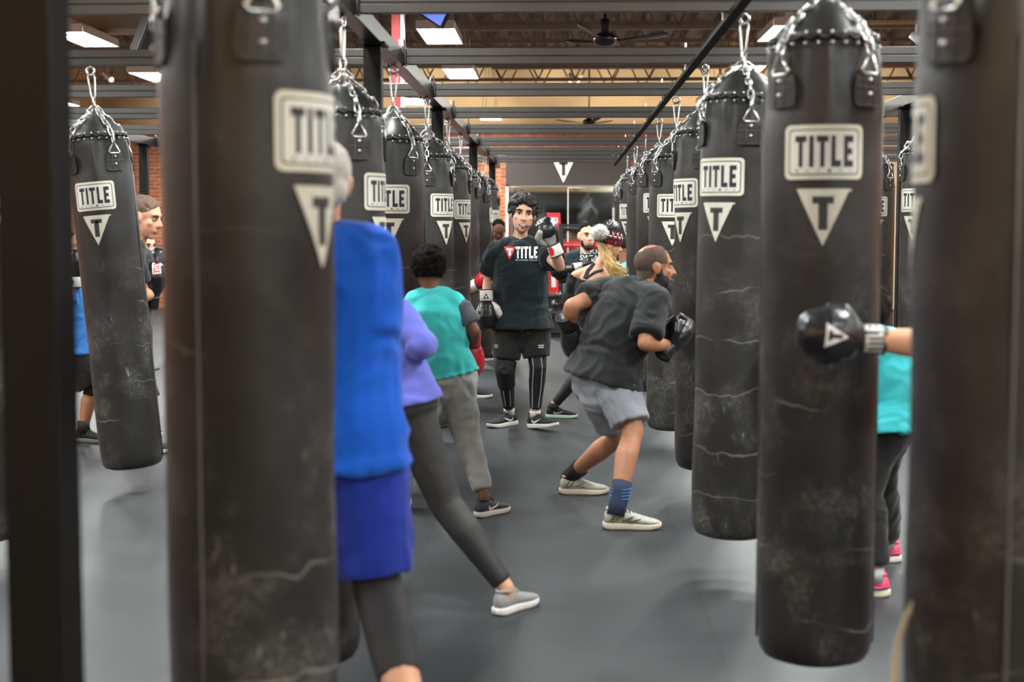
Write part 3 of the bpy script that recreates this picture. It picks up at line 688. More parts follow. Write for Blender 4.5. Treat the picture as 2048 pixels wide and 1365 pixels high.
# ------------------------------------------------------------------ people
def lerp(a, b, t): return a + (b - a) * t
def skinmat(name, c): return mat(name, c, .5, var=.07, vscale=18, bump=.12, bscale=160, spec=.4)
class Person: pass
def shoe_frame(s):
    g = G(s['heel'][0], s['heel'][1], s.get('z', 0)) if len(s['heel']) == 2 else V(s['heel'])
    h = V((s['dir'][0], s['dir'][1], 0)).normalized(); a = s.get('pitch', 0)
    X = h * math.cos(a) + V((0, 0, 1)) * math.sin(a); S = h.cross(V((0, 0, 1))).normalized(); Z = S.cross(X)
    return g, X, S, Z
def head_basis(F, U=(0, 0, 1)):
    F = V(F).normalized(); U = V(U); R = F.cross(U).normalized(); return R, F, R.cross(F)
def person(label, Y, px, F, HF, HU=(0, 0, 1), k=1.0, skin=None, vox=.012, shoes=None, wd=1.0, face=1, thin=1.0, beard=None, brow='1a120d', mouth='closed', ears=True, group=None, hk=1.0):
    p = Person(); p.k = k; kh = k * hk; p.kh = kh; p.wd = wd; p.thin = thin; p.Y = Y; p.vox = vox
    J = {n: P(v[0], v[1], Y + (v[2] if len(v) > 2 else 0)) for n, v in px.items()}
    p.shoes = {}
    for sd in 'LR':
        s = shoes.get(sd) if shoes else None
        if s:
            g, X, S, Z = shoe_frame(s); L = s.get('L', .285); p.shoes[sd] = (g, X, S, Z, L, s)
            J['an' + sd] = g + X * (.062 * L / .285) + Z * (.115 * L / .285); J['ft' + sd] = g + X * (.2 * L / .285) + Z * .045
    p.J = J; p.F = V(F).normalized(); p.side = p.F.cross(V((0, 0, 1))).normalized()      # towards the person's right
    p.hR, p.hF, p.hU = head_basis(HF, HU); p.hc = J['head']
    base = sum((J['an' + s] for s in 'LR'), V()) / 2; base.z = 0; p.base = base
    sh = (J['shR'] - J['shL']).normalized(); hp = (J['hiR'] - J['hiL']).normalized(); p.sv = sh; p.hv = hp
    H = lambda x, y, z: p.hc + p.hR * (x * kh) + p.hF * (y * kh) + p.hU * (z * kh)
    p.H = H; ax = (p.hR, p.hF, p.hU)
    E = lambda c, r: ell(bm, H(*c), tuple(x * kh for x in r), ax, 3)
    bm = bmesh.new()
    # head
    E((0, -.012, .03), (.077, .096, .088)); E((0, .022, -.035), (.064, .07, .08)); E((0, .035, -.08), (.045, .045, .035)); E((0, .066, -.098), (.024, .02, .018))
    E((0, .066, .03), (.052, .026, .02)); E((.04, .058, -.02), (.022, .022, .02)); E((-.04, .058, -.02), (.022, .022, .02))
    tube(bm, [(H(0, .088, .012), .009 * kh), (H(0, .104, -.014), .011 * kh), (H(0, .112, -.028), .0135 * kh)], 8)
    E((.011, .094, -.03), (.009, .012, .008)); E((-.011, .094, -.03), (.009, .012, .008))
    E((0, .083, -.062), (.024, .012, .014))
    if ears:
        for s in (-1, 1):
            E((s * .078, -.008, -.008), (.009, .022, .033)); E((s * .083, -.016, .004), (.006, .014, .02))
    nb = J['neck']
    tube(bm, [(H(0, -.025, -.03), .052 * k), (lerp(H(0, -.02, -.09), nb, .4), .052 * k * thin), (nb, .06 * k * thin), (nb - V((0, 0, .05 * k)), .075 * k * wd)], 14)
    # trunk
    def trunk(bm, m=0.0, hem=None, tk=1.0, sf=1.0):
        pv, wv, cv = J['pelvis'], J['waist'], J['chest']; up = (wv - pv).normalized()
        kk = k * wd
        rr = []
        if hem is None: rr.append((pv - up * .09 * k, .10 * kk, .085 * kk, hp)); rr.append((pv - up * .03 * k, .158 * kk, .115 * kk, hp))
        else: rr.append((wv + (pv - wv) * hem, .172 * kk * tk + m * 1.6, .128 * kk * tk + m * 1.6, hp))
        if hem is None or hem > 1.05: rr.append((pv, .165 * kk * (tk if hem else 1) + m, .118 * kk * (tk if hem else 1) + m, hp))
        rr += [(lerp(pv, wv, .55), .155 * kk * tk + m, .112 * kk * tk + m, hp), (wv, .143 * kk * tk + m, .106 * kk * tk + m, (hp + sh) / 2), (lerp(wv, cv, .5), .153 * kk * tk + m, .112 * kk * tk + m, sh),
               (cv, .168 * kk + m, .122 * kk + m, sh), (lerp(cv, nb, .5), .160 * kk + m, .108 * kk + m, sh), (lerp(cv, nb, .8), .115 * kk + m, .082 * kk + m, sh), (nb - V((0, 0, .012 * k)), .066 * kk + m * .8, .062 * kk + m * .8, sh)]
        tube(bm, rr, 20, 'flat')
        for s in 'LR':
            s0 = lerp(nb, J['sh' + s], sf); tube(bm, [(lerp(nb, s0, .15) - V((0, 0, .015 * k)), .05 * k + m * .8), (lerp(nb, s0, .55) - V((0, 0, .012 * k)), .056 * k * wd + m), (s0, .056 * k * wd + m)], 14)
    p.trunk = trunk; trunk(bm)
    for s in 'LR':
        a, b, c = J['sh' + s], J['el' + s], J['wr' + s]
        tube(bm, [(a, .055 * k * thin), (lerp(a, b, .35), .050 * k * thin), (lerp(a, b, .75), .043 * k * thin), (b, .040 * k * thin)], 14)
        d = (c - b); hd = J.get('ha' + s, c + d.normalized() * .09 * k)
        tube(bm, [(b, .041 * k * thin), (lerp(b, c, .25), .044 * k * thin), (lerp(b, c, .7), .034 * k * thin), (c, .028 * k * thin), (lerp(c, hd, .5), .034 * k, .026 * k), (hd, .034 * k, .028 * k)], 14)
        a, b, c = J['hi' + s], J['kn' + s], J['an' + s]
        tube(bm, [(a, .092 * k * wd), (lerp(a, b, .4), .083 * k * thin), (lerp(a, b, .8), .064 * k * thin), (b, .057 * k * thin)], 16)
        bk = -p.F * .012 * k
        tube(bm, [(b, .056 * k * thin), (lerp(b, c, .12), .053 * k * thin), (lerp(b, c, .33) + bk, .060 * k * thin), (lerp(b, c, .65) + bk * .5, .047 * k * thin), (lerp(b, c, .9), .037 * k), (c, .036 * k), (c - V((0, 0, .06 * k)), .030 * k)], 16)
        if s in p.shoes: tube(bm, [(c - V((0, 0, .062 * k)), .026 * k), (J['ft' + s] - V((0, 0, .008)), .022 * k, .014 * k)], 10)
    me = remesh(bm, vox, 3)
    # eyes, lips and brows join the same skin
    bm = bmesh.new(); bm.from_mesh(me)
    for f in bm.faces: f.material_index = 0; f.smooth = True
    if face:
        n0 = len(bm.faces)
        for s in (-1, 1):
            ell(bm, H(s * .032, .0785, .007), (.0150 * kh, .011 * kh, .0058 * kh), ax, 2, 1)
            ell(bm, H(s * .032, .0850, .007), (.0068 * kh, .006 * kh, .0058 * kh), ax, 2, 2)
            tube(bm, [(H(s * .015, .0915, .026), .004 * kh), (H(s * .032, .0905, .031), .0052 * kh), (H(s * .052, .077, .025), .003 * kh)], 7, mi=4)
            tube(bm, [(H(s * .017, .086, .012), .0026 * kh), (H(s * .032, .0895, .0145), .003 * kh), (H(s * .048, .079, .0105), .0024 * kh)], 6, mi=4)
        lc = 3
        if mouth == 'open':
            ell(bm, H(0, .0885, -.066), (.027 * kh, .008 * kh, .0105 * kh), ax, 2, 2); ell(bm, H(0, .0915, -.0625), (.023 * kh, .0075 * kh, .0048 * kh), ax, 2, 1); ell(bm, H(0, .0905, -.0715), (.02 * kh, .0075 * kh, .0034 * kh), ax, 2, 1)
            tube(bm, [(H(-.025, .085, -.063), .003 * kh), (H(-.01, .097, -.053), .0045 * kh), (H(.01, .097, -.053), .0045 * kh), (H(.025, .085, -.063), .003 * kh)], 7, mi=3)
            tube(bm, [(H(-.024, .085, -.065), .003 * kh), (H(-.01, .096, -.0745), .005 * kh), (H(.01, .096, -.0745), .005 * kh), (H(.024, .085, -.065), .003 * kh)], 7, mi=3)
        else:
            tube(bm, [(H(-.024, .087, -.061), .003 * kh), (H(0, .096, -.058), .005 * kh), (H(.024, .087, -.061), .003 * kh)], 7, mi=3)
            tube(bm, [(H(-.02, .087, -.066), .003 * kh), (H(0, .095, -.067), .0055 * kh), (H(.02, .087, -.066), .003 * kh)], 7, mi=3)
        for f in bm.faces[n0:] if hasattr(bm.faces, '__getitem__') and not bm.faces.ensure_lookup_table() else []: f.smooth = True
    bmesh.ops.translate(bm, verts=bm.verts, vec=-base); bm.to_mesh(me); bm.free()
    sk = skin; c = sk.node_tree.nodes['Principled BSDF'].inputs['Base Color'].default_value
    o = new_obj('person', me, [sk, M_eye, M_iris, mat('lip_' + sk.name, (c[0] * .75, c[1] * .5, c[2] * .5, 1), .45), mat('brow_' + brow, brow, .8)], None, base)
    tag(o, label, 'person', group); p.o = o
    return p
def part(p, bm_or_me, name, m, voxel=None, smooth=3, fold=None, parent=None):
    me = remesh(bm_or_me, voxel, smooth, fold) if voxel else bm_or_me
    if isinstance(me, bmesh.types.BMesh): me = bm_mesh(me, name)
    tree = bvh_of(me)
    me.transform(Matrix.Translation(-p.base)); o = new_obj(name, me, m, parent or p.o); o_tree[o.name] = tree
    return o
o_tree = {}
def tee(p, m, name='t_shirt', sleeve=.66, hem=1.15, mg=.016, tk=1.05, fold=(.008, (7, 7, 11)), sl_r=.07, trunk=True, smooth=7, sf=1.0, sides='LR'):
    J, k = p.J, p.k; bm = bmesh.new()
    if trunk: p.trunk(bm, mg, hem, tk, sf)
    if sleeve:
        for s in sides:
            t = sleeve if not isinstance(sleeve, dict) else sleeve[s]
            a, b, c = J['sh' + s], J['el' + s], J['wr' + s]
            if t <= 1: tube(bm, [(lerp(a, b, -.1), .05 * k), (a, .062 * k * p.thin + mg * .7), (lerp(a, b, t * .5), sl_r * k * p.thin), (lerp(a, b, t), sl_r * k * 1.05 * p.thin)], 16, ('round', 'flat'))
            else: ell(bm, b, .053 * k + mg * .6, sub=2); tube(bm, [(lerp(a, b, -.1), .05 * k), (a, .06 * k * p.thin + mg * .7), (lerp(a, b, .5), .056 * k * p.thin + mg * .6), (b, .049 * k * p.thin + mg * .5), (lerp(b, c, .3), .05 * k * p.thin + mg * .4), (lerp(b, c, t - 1), .04 * k * p.thin + mg * .3)], 16, ('round', 'flat'))
    return part(p, bm, name, m, p.vox, smooth, fold)
def pants(p, m, name, tL, tR=None, rt=.108, rk=.078, ra=.05, fold=(.006, (9, 9, 8)), top=.55, waist=.166, mg=.01, both=True):
    J, k = p.J, p.k; bm = bmesh.new(); up = (J['waist'] - J['pelvis']).normalized(); kk = k * p.wd
    tube(bm, [(J['pelvis'] - up * .1 * k, .1 * kk, .095 * kk, p.hv), (J['pelvis'] - up * .04 * k, .165 * kk + mg, .122 * kk + mg, p.hv), (J['pelvis'], .170 * kk + mg, .122 * kk + mg, p.hv), (lerp(J['pelvis'], J['waist'], top), waist * kk * .96 + mg * .5, .114 * kk + mg * .5, p.hv)], 20, ('round', 'flat'))
    for s, t in (('L', tL), ('R', tL if tR is None else tR)):
        a, b, c = J['hi' + s], J['kn' + s], J['an' + s]
        if t <= 1: R = [(a, rt * kk), (lerp(a, b, t * .5), (rt * .5 + rk * .5) * k * 1.03), (lerp(a, b, t), rk * k)]
        else:
            bk = -p.F * .012 * k
            R = [(a, rt * kk), (lerp(a, b, .45), (rt * .45 + rk * .55) * k), (b, rk * k)]
            if t > 1.2: R += [(lerp(b, c, .3) + bk, (rk * .75 + ra * .25 + .003) * k)]
            if t > 1.6: R += [(lerp(b, c, .65) + bk * .5, (rk * .3 + ra * .7) * k)]
            R += [(lerp(b, c, t - 1), (ra if t > 1.5 else rk) * k)]
        tube(bm, R, 16, ('round', 'flat'))
    return part(p, bm, name, m, p.vox, 3, fold)
def hair_shell(p, m, name, blobs, voxel=.008, smooth=2, fold=None):
    bm = bmesh.new(); ax = (p.hR, p.hF, p.hU)
    for c, r in blobs: ell(bm, p.H(*c), tuple(x * p.kh for x in r) if isinstance(r, tuple) else r * p.kh, ax, 2)
    return part(p, bm, name, m, voxel, smooth, fold)
def curls(p, m, name, n, r, zmin, yfront, seed=1, scale=1.0, vox=.006):
    rnd = random.Random(seed); bm = bmesh.new(); ax = (p.hR, p.hF, p.hU)
    ell(bm, p.H(0, -.022, .04), tuple(x * p.kh for x in (.084 * scale, .094 * scale, .088 * scale)), ax, 3)
    c = 0
    while c < n:
        d = V((rnd.gauss(0, 1), rnd.gauss(0, 1), rnd.gauss(0, 1))).normalized()
        q = V((d.x * .086 * scale, d.y * .098 * scale - .014, d.z * .092 * scale + .036))
        if q.y > .01 and q.z < yfront: continue
        if q.z < zmin: continue
        ell(bm, p.H(*q), r * p.kh * rnd.uniform(.7, 1.2), ax, 1); c += 1
    return part(p, bm, name, m, vox, 1, (.003, (60, 60, 60)))

# ---- shoes
def shoe(p, sd, m_up, m_sole, mark=None, laces=None, lining=None, name='shoe', extra=None):
    g, X, S, Z, L, s = p.shoes[sd]; q = L / .285; w_ = s.get('w', 1.0)
    pt = lambda x, y, z: g + X * (x * q) + S * (y * q * w_) + Z * (z * q)
    sec = [(-.004, .022, .03, .08), (.012, .034, .026, .104), (.04, .038, .024, .106), (.07, .038, .024, .106), (.10, .037, .024, .102), (.135, .040, .024, .088), (.175, .046, .024, .074), (.215, .048, .025, .062), (.25, .041, .027, .054), (.276, .023, .03, .045)]
    bm = bmesh.new(); loops = []; n = 18
    bend = -.005 if sd == 'R' else .005
    def ring(x, hw, z0, z1):
        lp = []
        for i in range(n):
            a = 2 * math.pi * i / n; ca, sa = math.cos(a), math.sin(a)
            y = math.copysign(abs(ca) ** .8, ca) * hw * (1 - .38 * max(0, sa)); zz = (z0 + z1) / 2 + math.copysign(abs(sa) ** .75, sa) * (z1 - z0) / 2
            lp.append((x, y + bend * math.sin(x / .285 * math.pi), zz))
        return lp
    for r in sec: loops.append([bm.verts.new(pt(*v)) for v in ring(*r)])
    for a, b in zip(loops, loops[1:]):
        for i in range(n): bm.faces.new((a[i], a[(i + 1) % n], b[(i + 1) % n], b[i]))
    bm.faces.new(loops[0][::-1]); bm.faces.new(loops[-1])
    # padded collar round the ankle
    T = []
    for i in range(15):
        a = 2 * math.pi * i / 14; T.append((pt(.052 + .042 * math.cos(a), .031 * math.sin(a), .101 + .006 * (math.cos(a) < -.3) + .006 * (math.cos(a) > .5) - .003 * math.cos(2 * a)), .0085 * q))
    tube(bm, T, 6, 'flat')
    up = part(p, bm, name, m_up)
    tree = o_tree[up.name]
    bm = bmesh.new(); loops = []
    ss = [(-.012, .018), (0, .034), (.03, .041), (.07, .040), (.11, .039), (.15, .044), (.19, .050), (.23, .050), (.262, .038), (.285, .014)]
    for x, hw in ss:
        toe = max(0, (x - .2) / .085) ** 2 * .016; heel = max(0, (.02 - x) / .03) * .006
        z0 = .001 + toe + heel; z1 = (.034 if x < .1 else .034 - (x - .1) * .035) + toe * .6
        b = bend * math.sin(max(0, x) / .285 * math.pi)
        loops.append([bm.verts.new(pt(x, y + b, z)) for y, z in ((-hw * .93, z0), (-hw, z0 + .008), (-hw, z1 - .004), (-hw * .94, z1), (hw * .94, z1), (hw, z1 - .004), (hw, z0 + .008), (hw * .93, z0))])
    for a, b in zip(loops, loops[1:]):
        for i in range(8): bm.faces.new((a[i], a[(i + 1) % 8], b[(i + 1) % 8], b[i]))
    bm.faces.new(loops[0][::-1]); bm.faces.new(loops[-1])
    part(p, bm, 'sole', m_sole, parent=up)
    bm = bmesh.new()
    for i in range(5):
        x = .095 + .02 * i; z = .110 - .0125 * i - .004; hw = .017
        tube(bm, [(pt(x, -hw, z - .008), .0028 * q), (pt(x + .006, 0, z + .004), .0032 * q), (pt(x + .012, hw, z - .008), .0028 * q)], 6)
    for sg in (-1, 1): tube(bm, [(pt(.1, 0, .106), .0028 * q), (pt(.085, sg * .02, .118), .0028 * q), (pt(.1, sg * .028, .108), .0028 * q), (pt(.112, sg * .032, .09), .0026 * q)], 6)
    part(p, bm, 'laces', laces or M_dark, parent=up)
    if mark:
        for sg in (-1, 1):
            # curved tick along each side
            pts2 = [(.062, .073), (.064, .058), (.078, .048), (.10, .050), (.15, .066), (.19, .081), (.15, .060), (.10, .038), (.076, .034), (.058, .044), (.056, .060)]
            pts2 = [(.066, .070), (.070, .058), (.083, .052), (.105, .055), (.135, .063), (.158, .071), (.135, .055), (.105, .042), (.083, .037), (.066, .043), (.061, .056)]
            ctr = pt(0, 0, 0); xd = X * (q if True else 1); nd = S * sg
            poly = [(a * q, b * q) for a, b in pts2]
            bmx = flat_bm([(poly, 0, 0)], .02); bad = []
            for v in bmx.verts:
                o_ = g + X * v.co.x + Z * v.co.y + nd * .12; h = tree.ray_cast(o_, -nd, .3)
                if h[0] is None: bad.append(v)
                else: v.co = h[0] + nd * .003
            bmesh.ops.delete(bmx, geom=bad, context='VERTS')
            if bmx.verts: part(p, bmx, 'tick_mark', mark, parent=up)
            else: bmx.free()
    if extra: extra(p, up, pt, q)
    return up

# ---- boxing gloves
def glove(p, sd, D, B, m_main, m_thumb, m_cuff, scale=1.0, text=None, tcol=None, cuffmark=None, tri=None, sidetext=None, wrist=None, palm=None, name='boxing_glove', fat=1.17):
    W = wrist if wrist is not None else p.J['wr' + sd]; Z = V(D).normalized(); Yb = V(B); Yb = (Yb - Z * Yb.dot(Z)).normalized(); Xx = Yb.cross(Z) * (1 if sd == 'R' else -1); k = scale
    pt = lambda x, y, z: W + Xx * (x * k) + Yb * (y * k) + Z * (z * k)
    bm = bmesh.new(); f = fat * k
    tube(bm, [(pt(0, 0, .0), .046 * k, .043 * k, Xx), (pt(0, .002, .03), .053 * f, .046 * f, Xx), (pt(0, .006, .07), .063 * f, .055 * f, Xx), (pt(-.002, .006, .11), .067 * f, .060 * f, Xx), (pt(-.002, .0, .145), .058 * f, .054 * f, Xx)], 20, ('flat', 'round'))
    ell(bm, pt(0, -.034 * fat, .11), (.055 * f, .042 * f, .052 * f), (Xx, Yb, Z), 3)
    main = part(p, bm, name, m_main, .006 * k, 8, (.0018, (25, 25, 25)))
    tree = o_tree[main.name]
    bm = bmesh.new(); tube(bm, [(pt(.038, -.012, .02), .024 * k), (pt(.058 * fat, -.026 * fat, .055), .029 * k), (pt(.06 * fat, -.045 * fat, .09), .028 * k), (pt(.04 * fat, -.066 * fat, .118), .022 * k)], 14)
    part(p, bm, 'thumb', m_thumb, .006 * k, 2, parent=main)
    bm = bmesh.new(); tube(bm, [(pt(0, 0, -.082), .045 * k, .043 * k, Xx), (pt(0, 0, -.076), .049 * k, .047 * k, Xx), (pt(0, 0, -.02), .0485 * k, .0465 * k, Xx), (pt(0, 0, .004), .047 * k, .045 * k, Xx)], 20, 'flat')
    cf = part(p, bm, 'cuff', m_cuff, parent=main); ct = o_tree[cf.name]
    bm = bmesh.new(); tube(bm, [(pt(.046 * math.cos(a), .044 * math.sin(a), -.08), .005 * k) for a in [2 * math.pi * i / 16 for i in range(17)]], 6, 'flat'); tube(bm, [(pt(.047 * math.cos(a), .045 * math.sin(a), .002), .0045 * k) for a in [2 * math.pi * i / 16 for i in range(17)]], 6, 'flat')
    part(p, bm, 'cuff_piping', M_dark, parent=main)
    if palm:
        bm = bmesh.new(); tube(bm, [(pt(.0, -.03, .01), .032 * k, .016 * k, Xx), (pt(0, -.042, .05), .042 * k, .018 * k, Xx), (pt(0, -.058, .085), .045 * k, .02 * k, Xx)], 14); part(p, bm, 'palm', palm, .006 * k, 2, parent=main)
    nb = p.base
    if text:   # lettering across the knuckles / along the back
        s = block_text(text, -.045 * k, -.02 * k, .09 * k, .04 * k) if set(text) <= set('TILE') else font_polys(text, -.045 * k, -.02 * k, .09 * k, .04 * k)
        decal('lettering', [(q, 0, 0) for q in s], pt(0, .0, .125), -Xx if sd == 'R' else Xx, -Z, tree, tcol or M_white, main, nb, .01, .002)
    if sidetext:   # lettering along the little finger side
        s = block_text(sidetext, -.05 * k, -.018 * k, .1 * k, .036 * k)
        decal('side_lettering', [(q, 0, 0) for q in s], pt(-.03, .03, .085), Z, (Xx * .93 + Yb * .35), tree, tcol or M_white, main, nb, .01, .002)
    if tri:
        decal('triangle_mark', [([(a, b + .03 * k) for a, b in q], mi, l) for q, mi, l in tri_emblem(.08 * k, .075 * k)], pt(0, 0, .1), tri[0], tri[1], tree, [M_white, M_ink], main, nb, .012, .002)
    if cuffmark:
        sh, xd, yd, mm = cuffmark
        decal('cuff_mark', sh, pt(0, 0, -.038), xd, yd, ct, mm, cf, nb, .012, .0015)
    return main

# skin tones
S_olive = skinmat('skin_olive', 'd8aa8e'); S_brown = skinmat('skin_brown', '9c6a48'); S_dark = skinmat('skin_dark_brown', '6e4632'); S_fair = skinmat('skin_fair', 'd09a7c'); S_tan = skinmat('skin_tan', 'a47154')
H_black = mat('hair_black', '17130f', .9, spec=.15, var=.3, vscale=60); H_dark = mat('hair_dark_brown', '2c221b', .9, spec=.15, var=.3, vscale=60); H_brown = mat('hair_brown', '5a4230', .65, var=.3, vscale=60)
H_white = mat('hair_white', 'b5b0a9', .7, var=.15, vscale=60); H_blonde = mat('hair_blonde', 'b9965e', .5, var=.25, vscale=40)
# cloths
C_black = cloth('black_jersey', '15181a'); C_charc = cloth('charcoal_jersey', '1c1e20'); C_short = cloth('black_shorts_cloth', '1e1d1c'); C_legg = mat('black_legging', '17181a', .55, var=.1, bump=.2, bscale=500)
C_blue = cloth('bright_blue_jersey', '0a58c8'); C_navy = cloth('royal_blue_shorts_cloth', '1c36a0'); C_turq = cloth('turquoise_jersey', '3fbcbc'); C_slate = cloth('slate_grey_jersey', '50545a'); C_marl = cloth('marl_grey_fleece', 'a3a6a2', var=.16)
C_lav = cloth('lavender_jersey', '6268c0'); C_gshort = cloth('light_grey_shorts_cloth', '8a8e96'); C_brown_legg = mat('charcoal_legging', '262525', .6, var=.1)
M_solew = mat('white_sole', 'cfcdc6', .6); M_mint = mat('mint_sole', 'bcd8c2', .6); M_shoeb = mat('black_shoe_mesh', '141519', .7, bump=.3, bscale=500); M_tick = mat('silver_mark', 'b9b9bb', .4)

# 1 -- the trainer in the middle
tr = person('person standing mid aisle facing us in black lettered tee, one glove held to the cheek', 10.75,
  dict(head=(1046, 429, -.06), neck=(1040, 480), chest=(1041, 545), waist=(1043, 607), pelvis=(1043, 655), shR=(993, 504), elR=(977, 562, .1), wrR=(973, 603, -.1), haR=(975, 630, -.12), shL=(1090, 504), elL=(1119, 533, -.26), wrL=(1106, 490, -.44), haL=(1090, 465, -.46),
       hiR=(1018, 660), hiL=(1068, 660), knR=(1010, 742, -.04), knL=(1076, 735, -.04)),
  (.05, -1, 0), (.10, -1, -.04), (.11, 0, 1), 1.0, S_olive, .0065, hk=1.16, shoes=dict(R=dict(heel=(1030, 850), dir=(-.2, -.22), L=.30), L=dict(heel=(1061, 857), dir=(.2, -.2), L=.30, pitch=.12)), wd=1.12, mouth='open')
curls(tr, mat('hair_curly_dark', '241b15', .7, var=.5, vscale=70), 'hair', 210, .0165, .0, .068, 3, 1.07, .0045)
hair_shell(tr, mat('stubble_shadow', '9c7660', .7), 'stubble', [((0, .035, -.08), (.0465, .0465, .0365)), ((0, .066, -.098), (.0252, .0212, .0192))], .006, 2)
t = tee(tr, cloth('black_green_jersey', '0f1c20'), sleeve=dict(R=.70, L=.5), hem=1.02, mg=.02, sl_r=.092, tk=1.12, fold=(.011, (5, 5, 8)))
xd = (tr.J['shL'] - tr.J['shR']).normalized(); og = P(1046, 518, 10.75)
decal('chest_lettering', [(q, 0, 0) for q in block_text('TITLE', -.052, .005, .165, .088, .55)] + [(q, 0, 0) for q in font_polys('BOXING CLUB', -.05, -.012, .16, .009)], og, xd, (0, 0, 1), o_tree[t.name], M_white, t, tr.base, .02, .003, .3)
decal('chest_triangle', [([(a - .095, b + .092) for a, b in q], m, l) for q, m, l in [([(-.045, 0), (0, -.098), (.045, 0)], 0, 0), (rect(-.022, -.026, .022, -.014), 1, .0015), (rect(-.008, -.066, .008, -.02), 1, .0015)]], og, xd, (0, 0, 1), o_tree[t.name], [M_red, M_white], t, tr.base, .02, .003, .3)
s_ = pants(tr, C_short, 'shorts', .72, .70, rt=.115, rk=.098, top=.9, fold=(.008, (6, 6, 6)))
for px_, w2 in ((1082, .04), (994, .028)):
    o_ = P(px_, 694, 10.75)
    decal('reflective_bars', [(rect(-w2 / 2, 0, w2 / 2, .008), 0, 0), (rect(-w2 / 2, .015, w2 / 2, .023), 0, 0)], o_, xd, (0, 0, 1), o_tree[s_.name], M_tick, s_, tr.base, .02, .003, .3)
lg = pants(tr, C_legg, 'leggings', 1.9, rt=.095, rk=.065, ra=.046, fold=(.002, (10, 10, 10)))
for sd, offs in (('R', (-.026, .022)), ('L', (-.03, .03))):
    for of in offs:
        bm = bmesh.new(); a, b, c = tr.J['hi' + sd], tr.J['kn' + sd], tr.J['an' + sd]; R = []
        for i in range(15):
            t_ = (.72 if sd == 'L' else 1.42) + i / 14 * (1.88 - (.72 if sd == 'L' else 1.42)); c0 = lerp(a, b, t_) if t_ < 1 else lerp(b, c, t_ - 1)
            h = o_tree[lg.name].ray_cast(c0 + xd * (of * (1.1 if t_ < 1.4 else 1.1 - (t_ - 1.4) * .7)) + V((0, -.3, 0)), V((0, 1, 0)), .5)
            if h[0] is not None: R.append((h[0], .0032))
        if len(R) > 2: tube(bm, R, 6); part(tr, bm, 'reflective_piping', M_tick, parent=lg)
        else: bm.free()
bm = bmesh.new(); a, b, c = tr.J['hiR'], tr.J['knR'], tr.J['anR']
tube(bm, [(lerp(a, b, .75), .083), (b, .077), (lerp(b, c, .18), .071), (lerp(b, c, .36), .069)], 18, 'flat'); torus(bm, b + V((.0, -.066, .01)), (1, 0, 0), (0, 0, 1), .03, .012)
part(tr, bm, 'knee_brace', mat('black_neoprene', '121313', .75, bump=.3, bscale=80), .008, 2, (.002, (20, 20, 30)))
for sd in 'LR':
    shoe(tr, sd, M_shoeb, M_solew, M_white, M_dark)
    bm = bmesh.new(); c = tr.J['an' + sd]; tube(bm, [(c + V((0, 0, .012)), .044), (c - V((0, 0, .04)), .042)], 14, 'flat'); part(tr, bm, 'sock', mat('white_sock', 'c9c5bd', .9))
cm = ([([(-.022, -.018), (.022, -.018), (0, .024)], 0, 0), ([(-.010, -.011), (.010, -.011), (0, .010)], 1, .001)], (1, 0, 0), (0, 0, 1), [M_blackink, M_whitel])
glove(tr, 'R', (.02, -.12, -1), (-.55, -.75, 0), M_blackl, M_whitel, M_whitel, 1.05, sidetext='TITLE', cuffmark=cm)
glove(tr, 'L', (-.42, -.1, 1), (-.2, .55, .5), M_blackl, M_greyl, M_whitel, 1.05, palm=M_greyl, text=None, cuffmark=([([(-.05, -.03), (-.022, -.03), (-.008, .0), (-.016, .03), (-.05, .03)], 0, 0)], (.92, 0, .39), (-.39, 0, .92), [M_red]))
# lettering arc on the raised glove seen over the knuckles
gl = [o for o in tr.o.children if o.name.startswith('boxing_glove')][-1]
decal('lettering', [(q, 0, 0) for q in block_text('TITLE', -.05, -.018, .1, .034)], P(1072, 447, 10.2), (.85, 0, .52), (-.52, 0, .85), o_tree[gl.name], M_white, gl, tr.base, .012, .003, .4)
bm = bmesh.new(); h0 = tr.H(.075, .02, -.03)
tube(bm, [(tr.H(-.08, .02, -.01), .0025), (tr.H(-.07, .06, -.055), .0025), (tr.H(-.035, .098, -.075), .003), (tr.H(-.022, .103, -.075), .006)], 7); part(tr, bm, 'headset_microphone', M_dark)
bm = bmesh.new(); R = []
for i in range(13):
    x, y = ((1031, 455), (1029, 470), (1031, 485), (1036, 500), (1038, 515), (1043, 527), (1052, 540), (1056, 552), (1064, 566), (1075, 580), (1080, 600), (1079, 615), (1080, 632))[i]
    o_ = P(x, y, 9.8); d_ = (P(x, y, 10.7) - o_).normalized(); h = o_tree[t.name].ray_cast(o_, d_, 2)
    R.append((h[0] + V((0, -.004, 0)) if h[0] is not None else P(x, y, 10.62), .0022))
tube(bm, R, 5); part(tr, bm, 'microphone_cord', M_dark)

# 2 -- the bald man punching at right
pb = person('person in charcoal tee and grey shorts lunging at the right row of bags', 7.5,
  dict(head=(1309, 535, .02), neck=(1284, 573), chest=(1256, 628), waist=(1224, 695), pelvis=(1208, 757), shL=(1207, 588, .14), elL=(1143, 612, .0), wrL=(1140, 658, .10), haL=(1148, 676, .14), shR=(1307, 603, -.13), elR=(1290, 687, -.26), wrR=(1340, 691, -.08), haR=(1358, 680, -.04),
       hiL=(1190, 760, .07), hiR=(1232, 764, -.07), knL=(1238, 872, .22), knR=(1266, 862, -.17)),
  (.65, .76, 0), (.96, .22, -.05), (.12, .05, 1), 1.0, S_tan, .0075, dict(L=dict(heel=(1122, 988), dir=(1, .02), L=.275), R=dict(heel=(1210, 1058), dir=(1, -.04), L=.285)), wd=1.1)
bm = bmesh.new(); ell(bm, pb.H(0, -.012, .03), (.0795 * pb.kh, .0985 * pb.kh, .0905 * pb.kh), (pb.hR, pb.hF, pb.hU), 5)
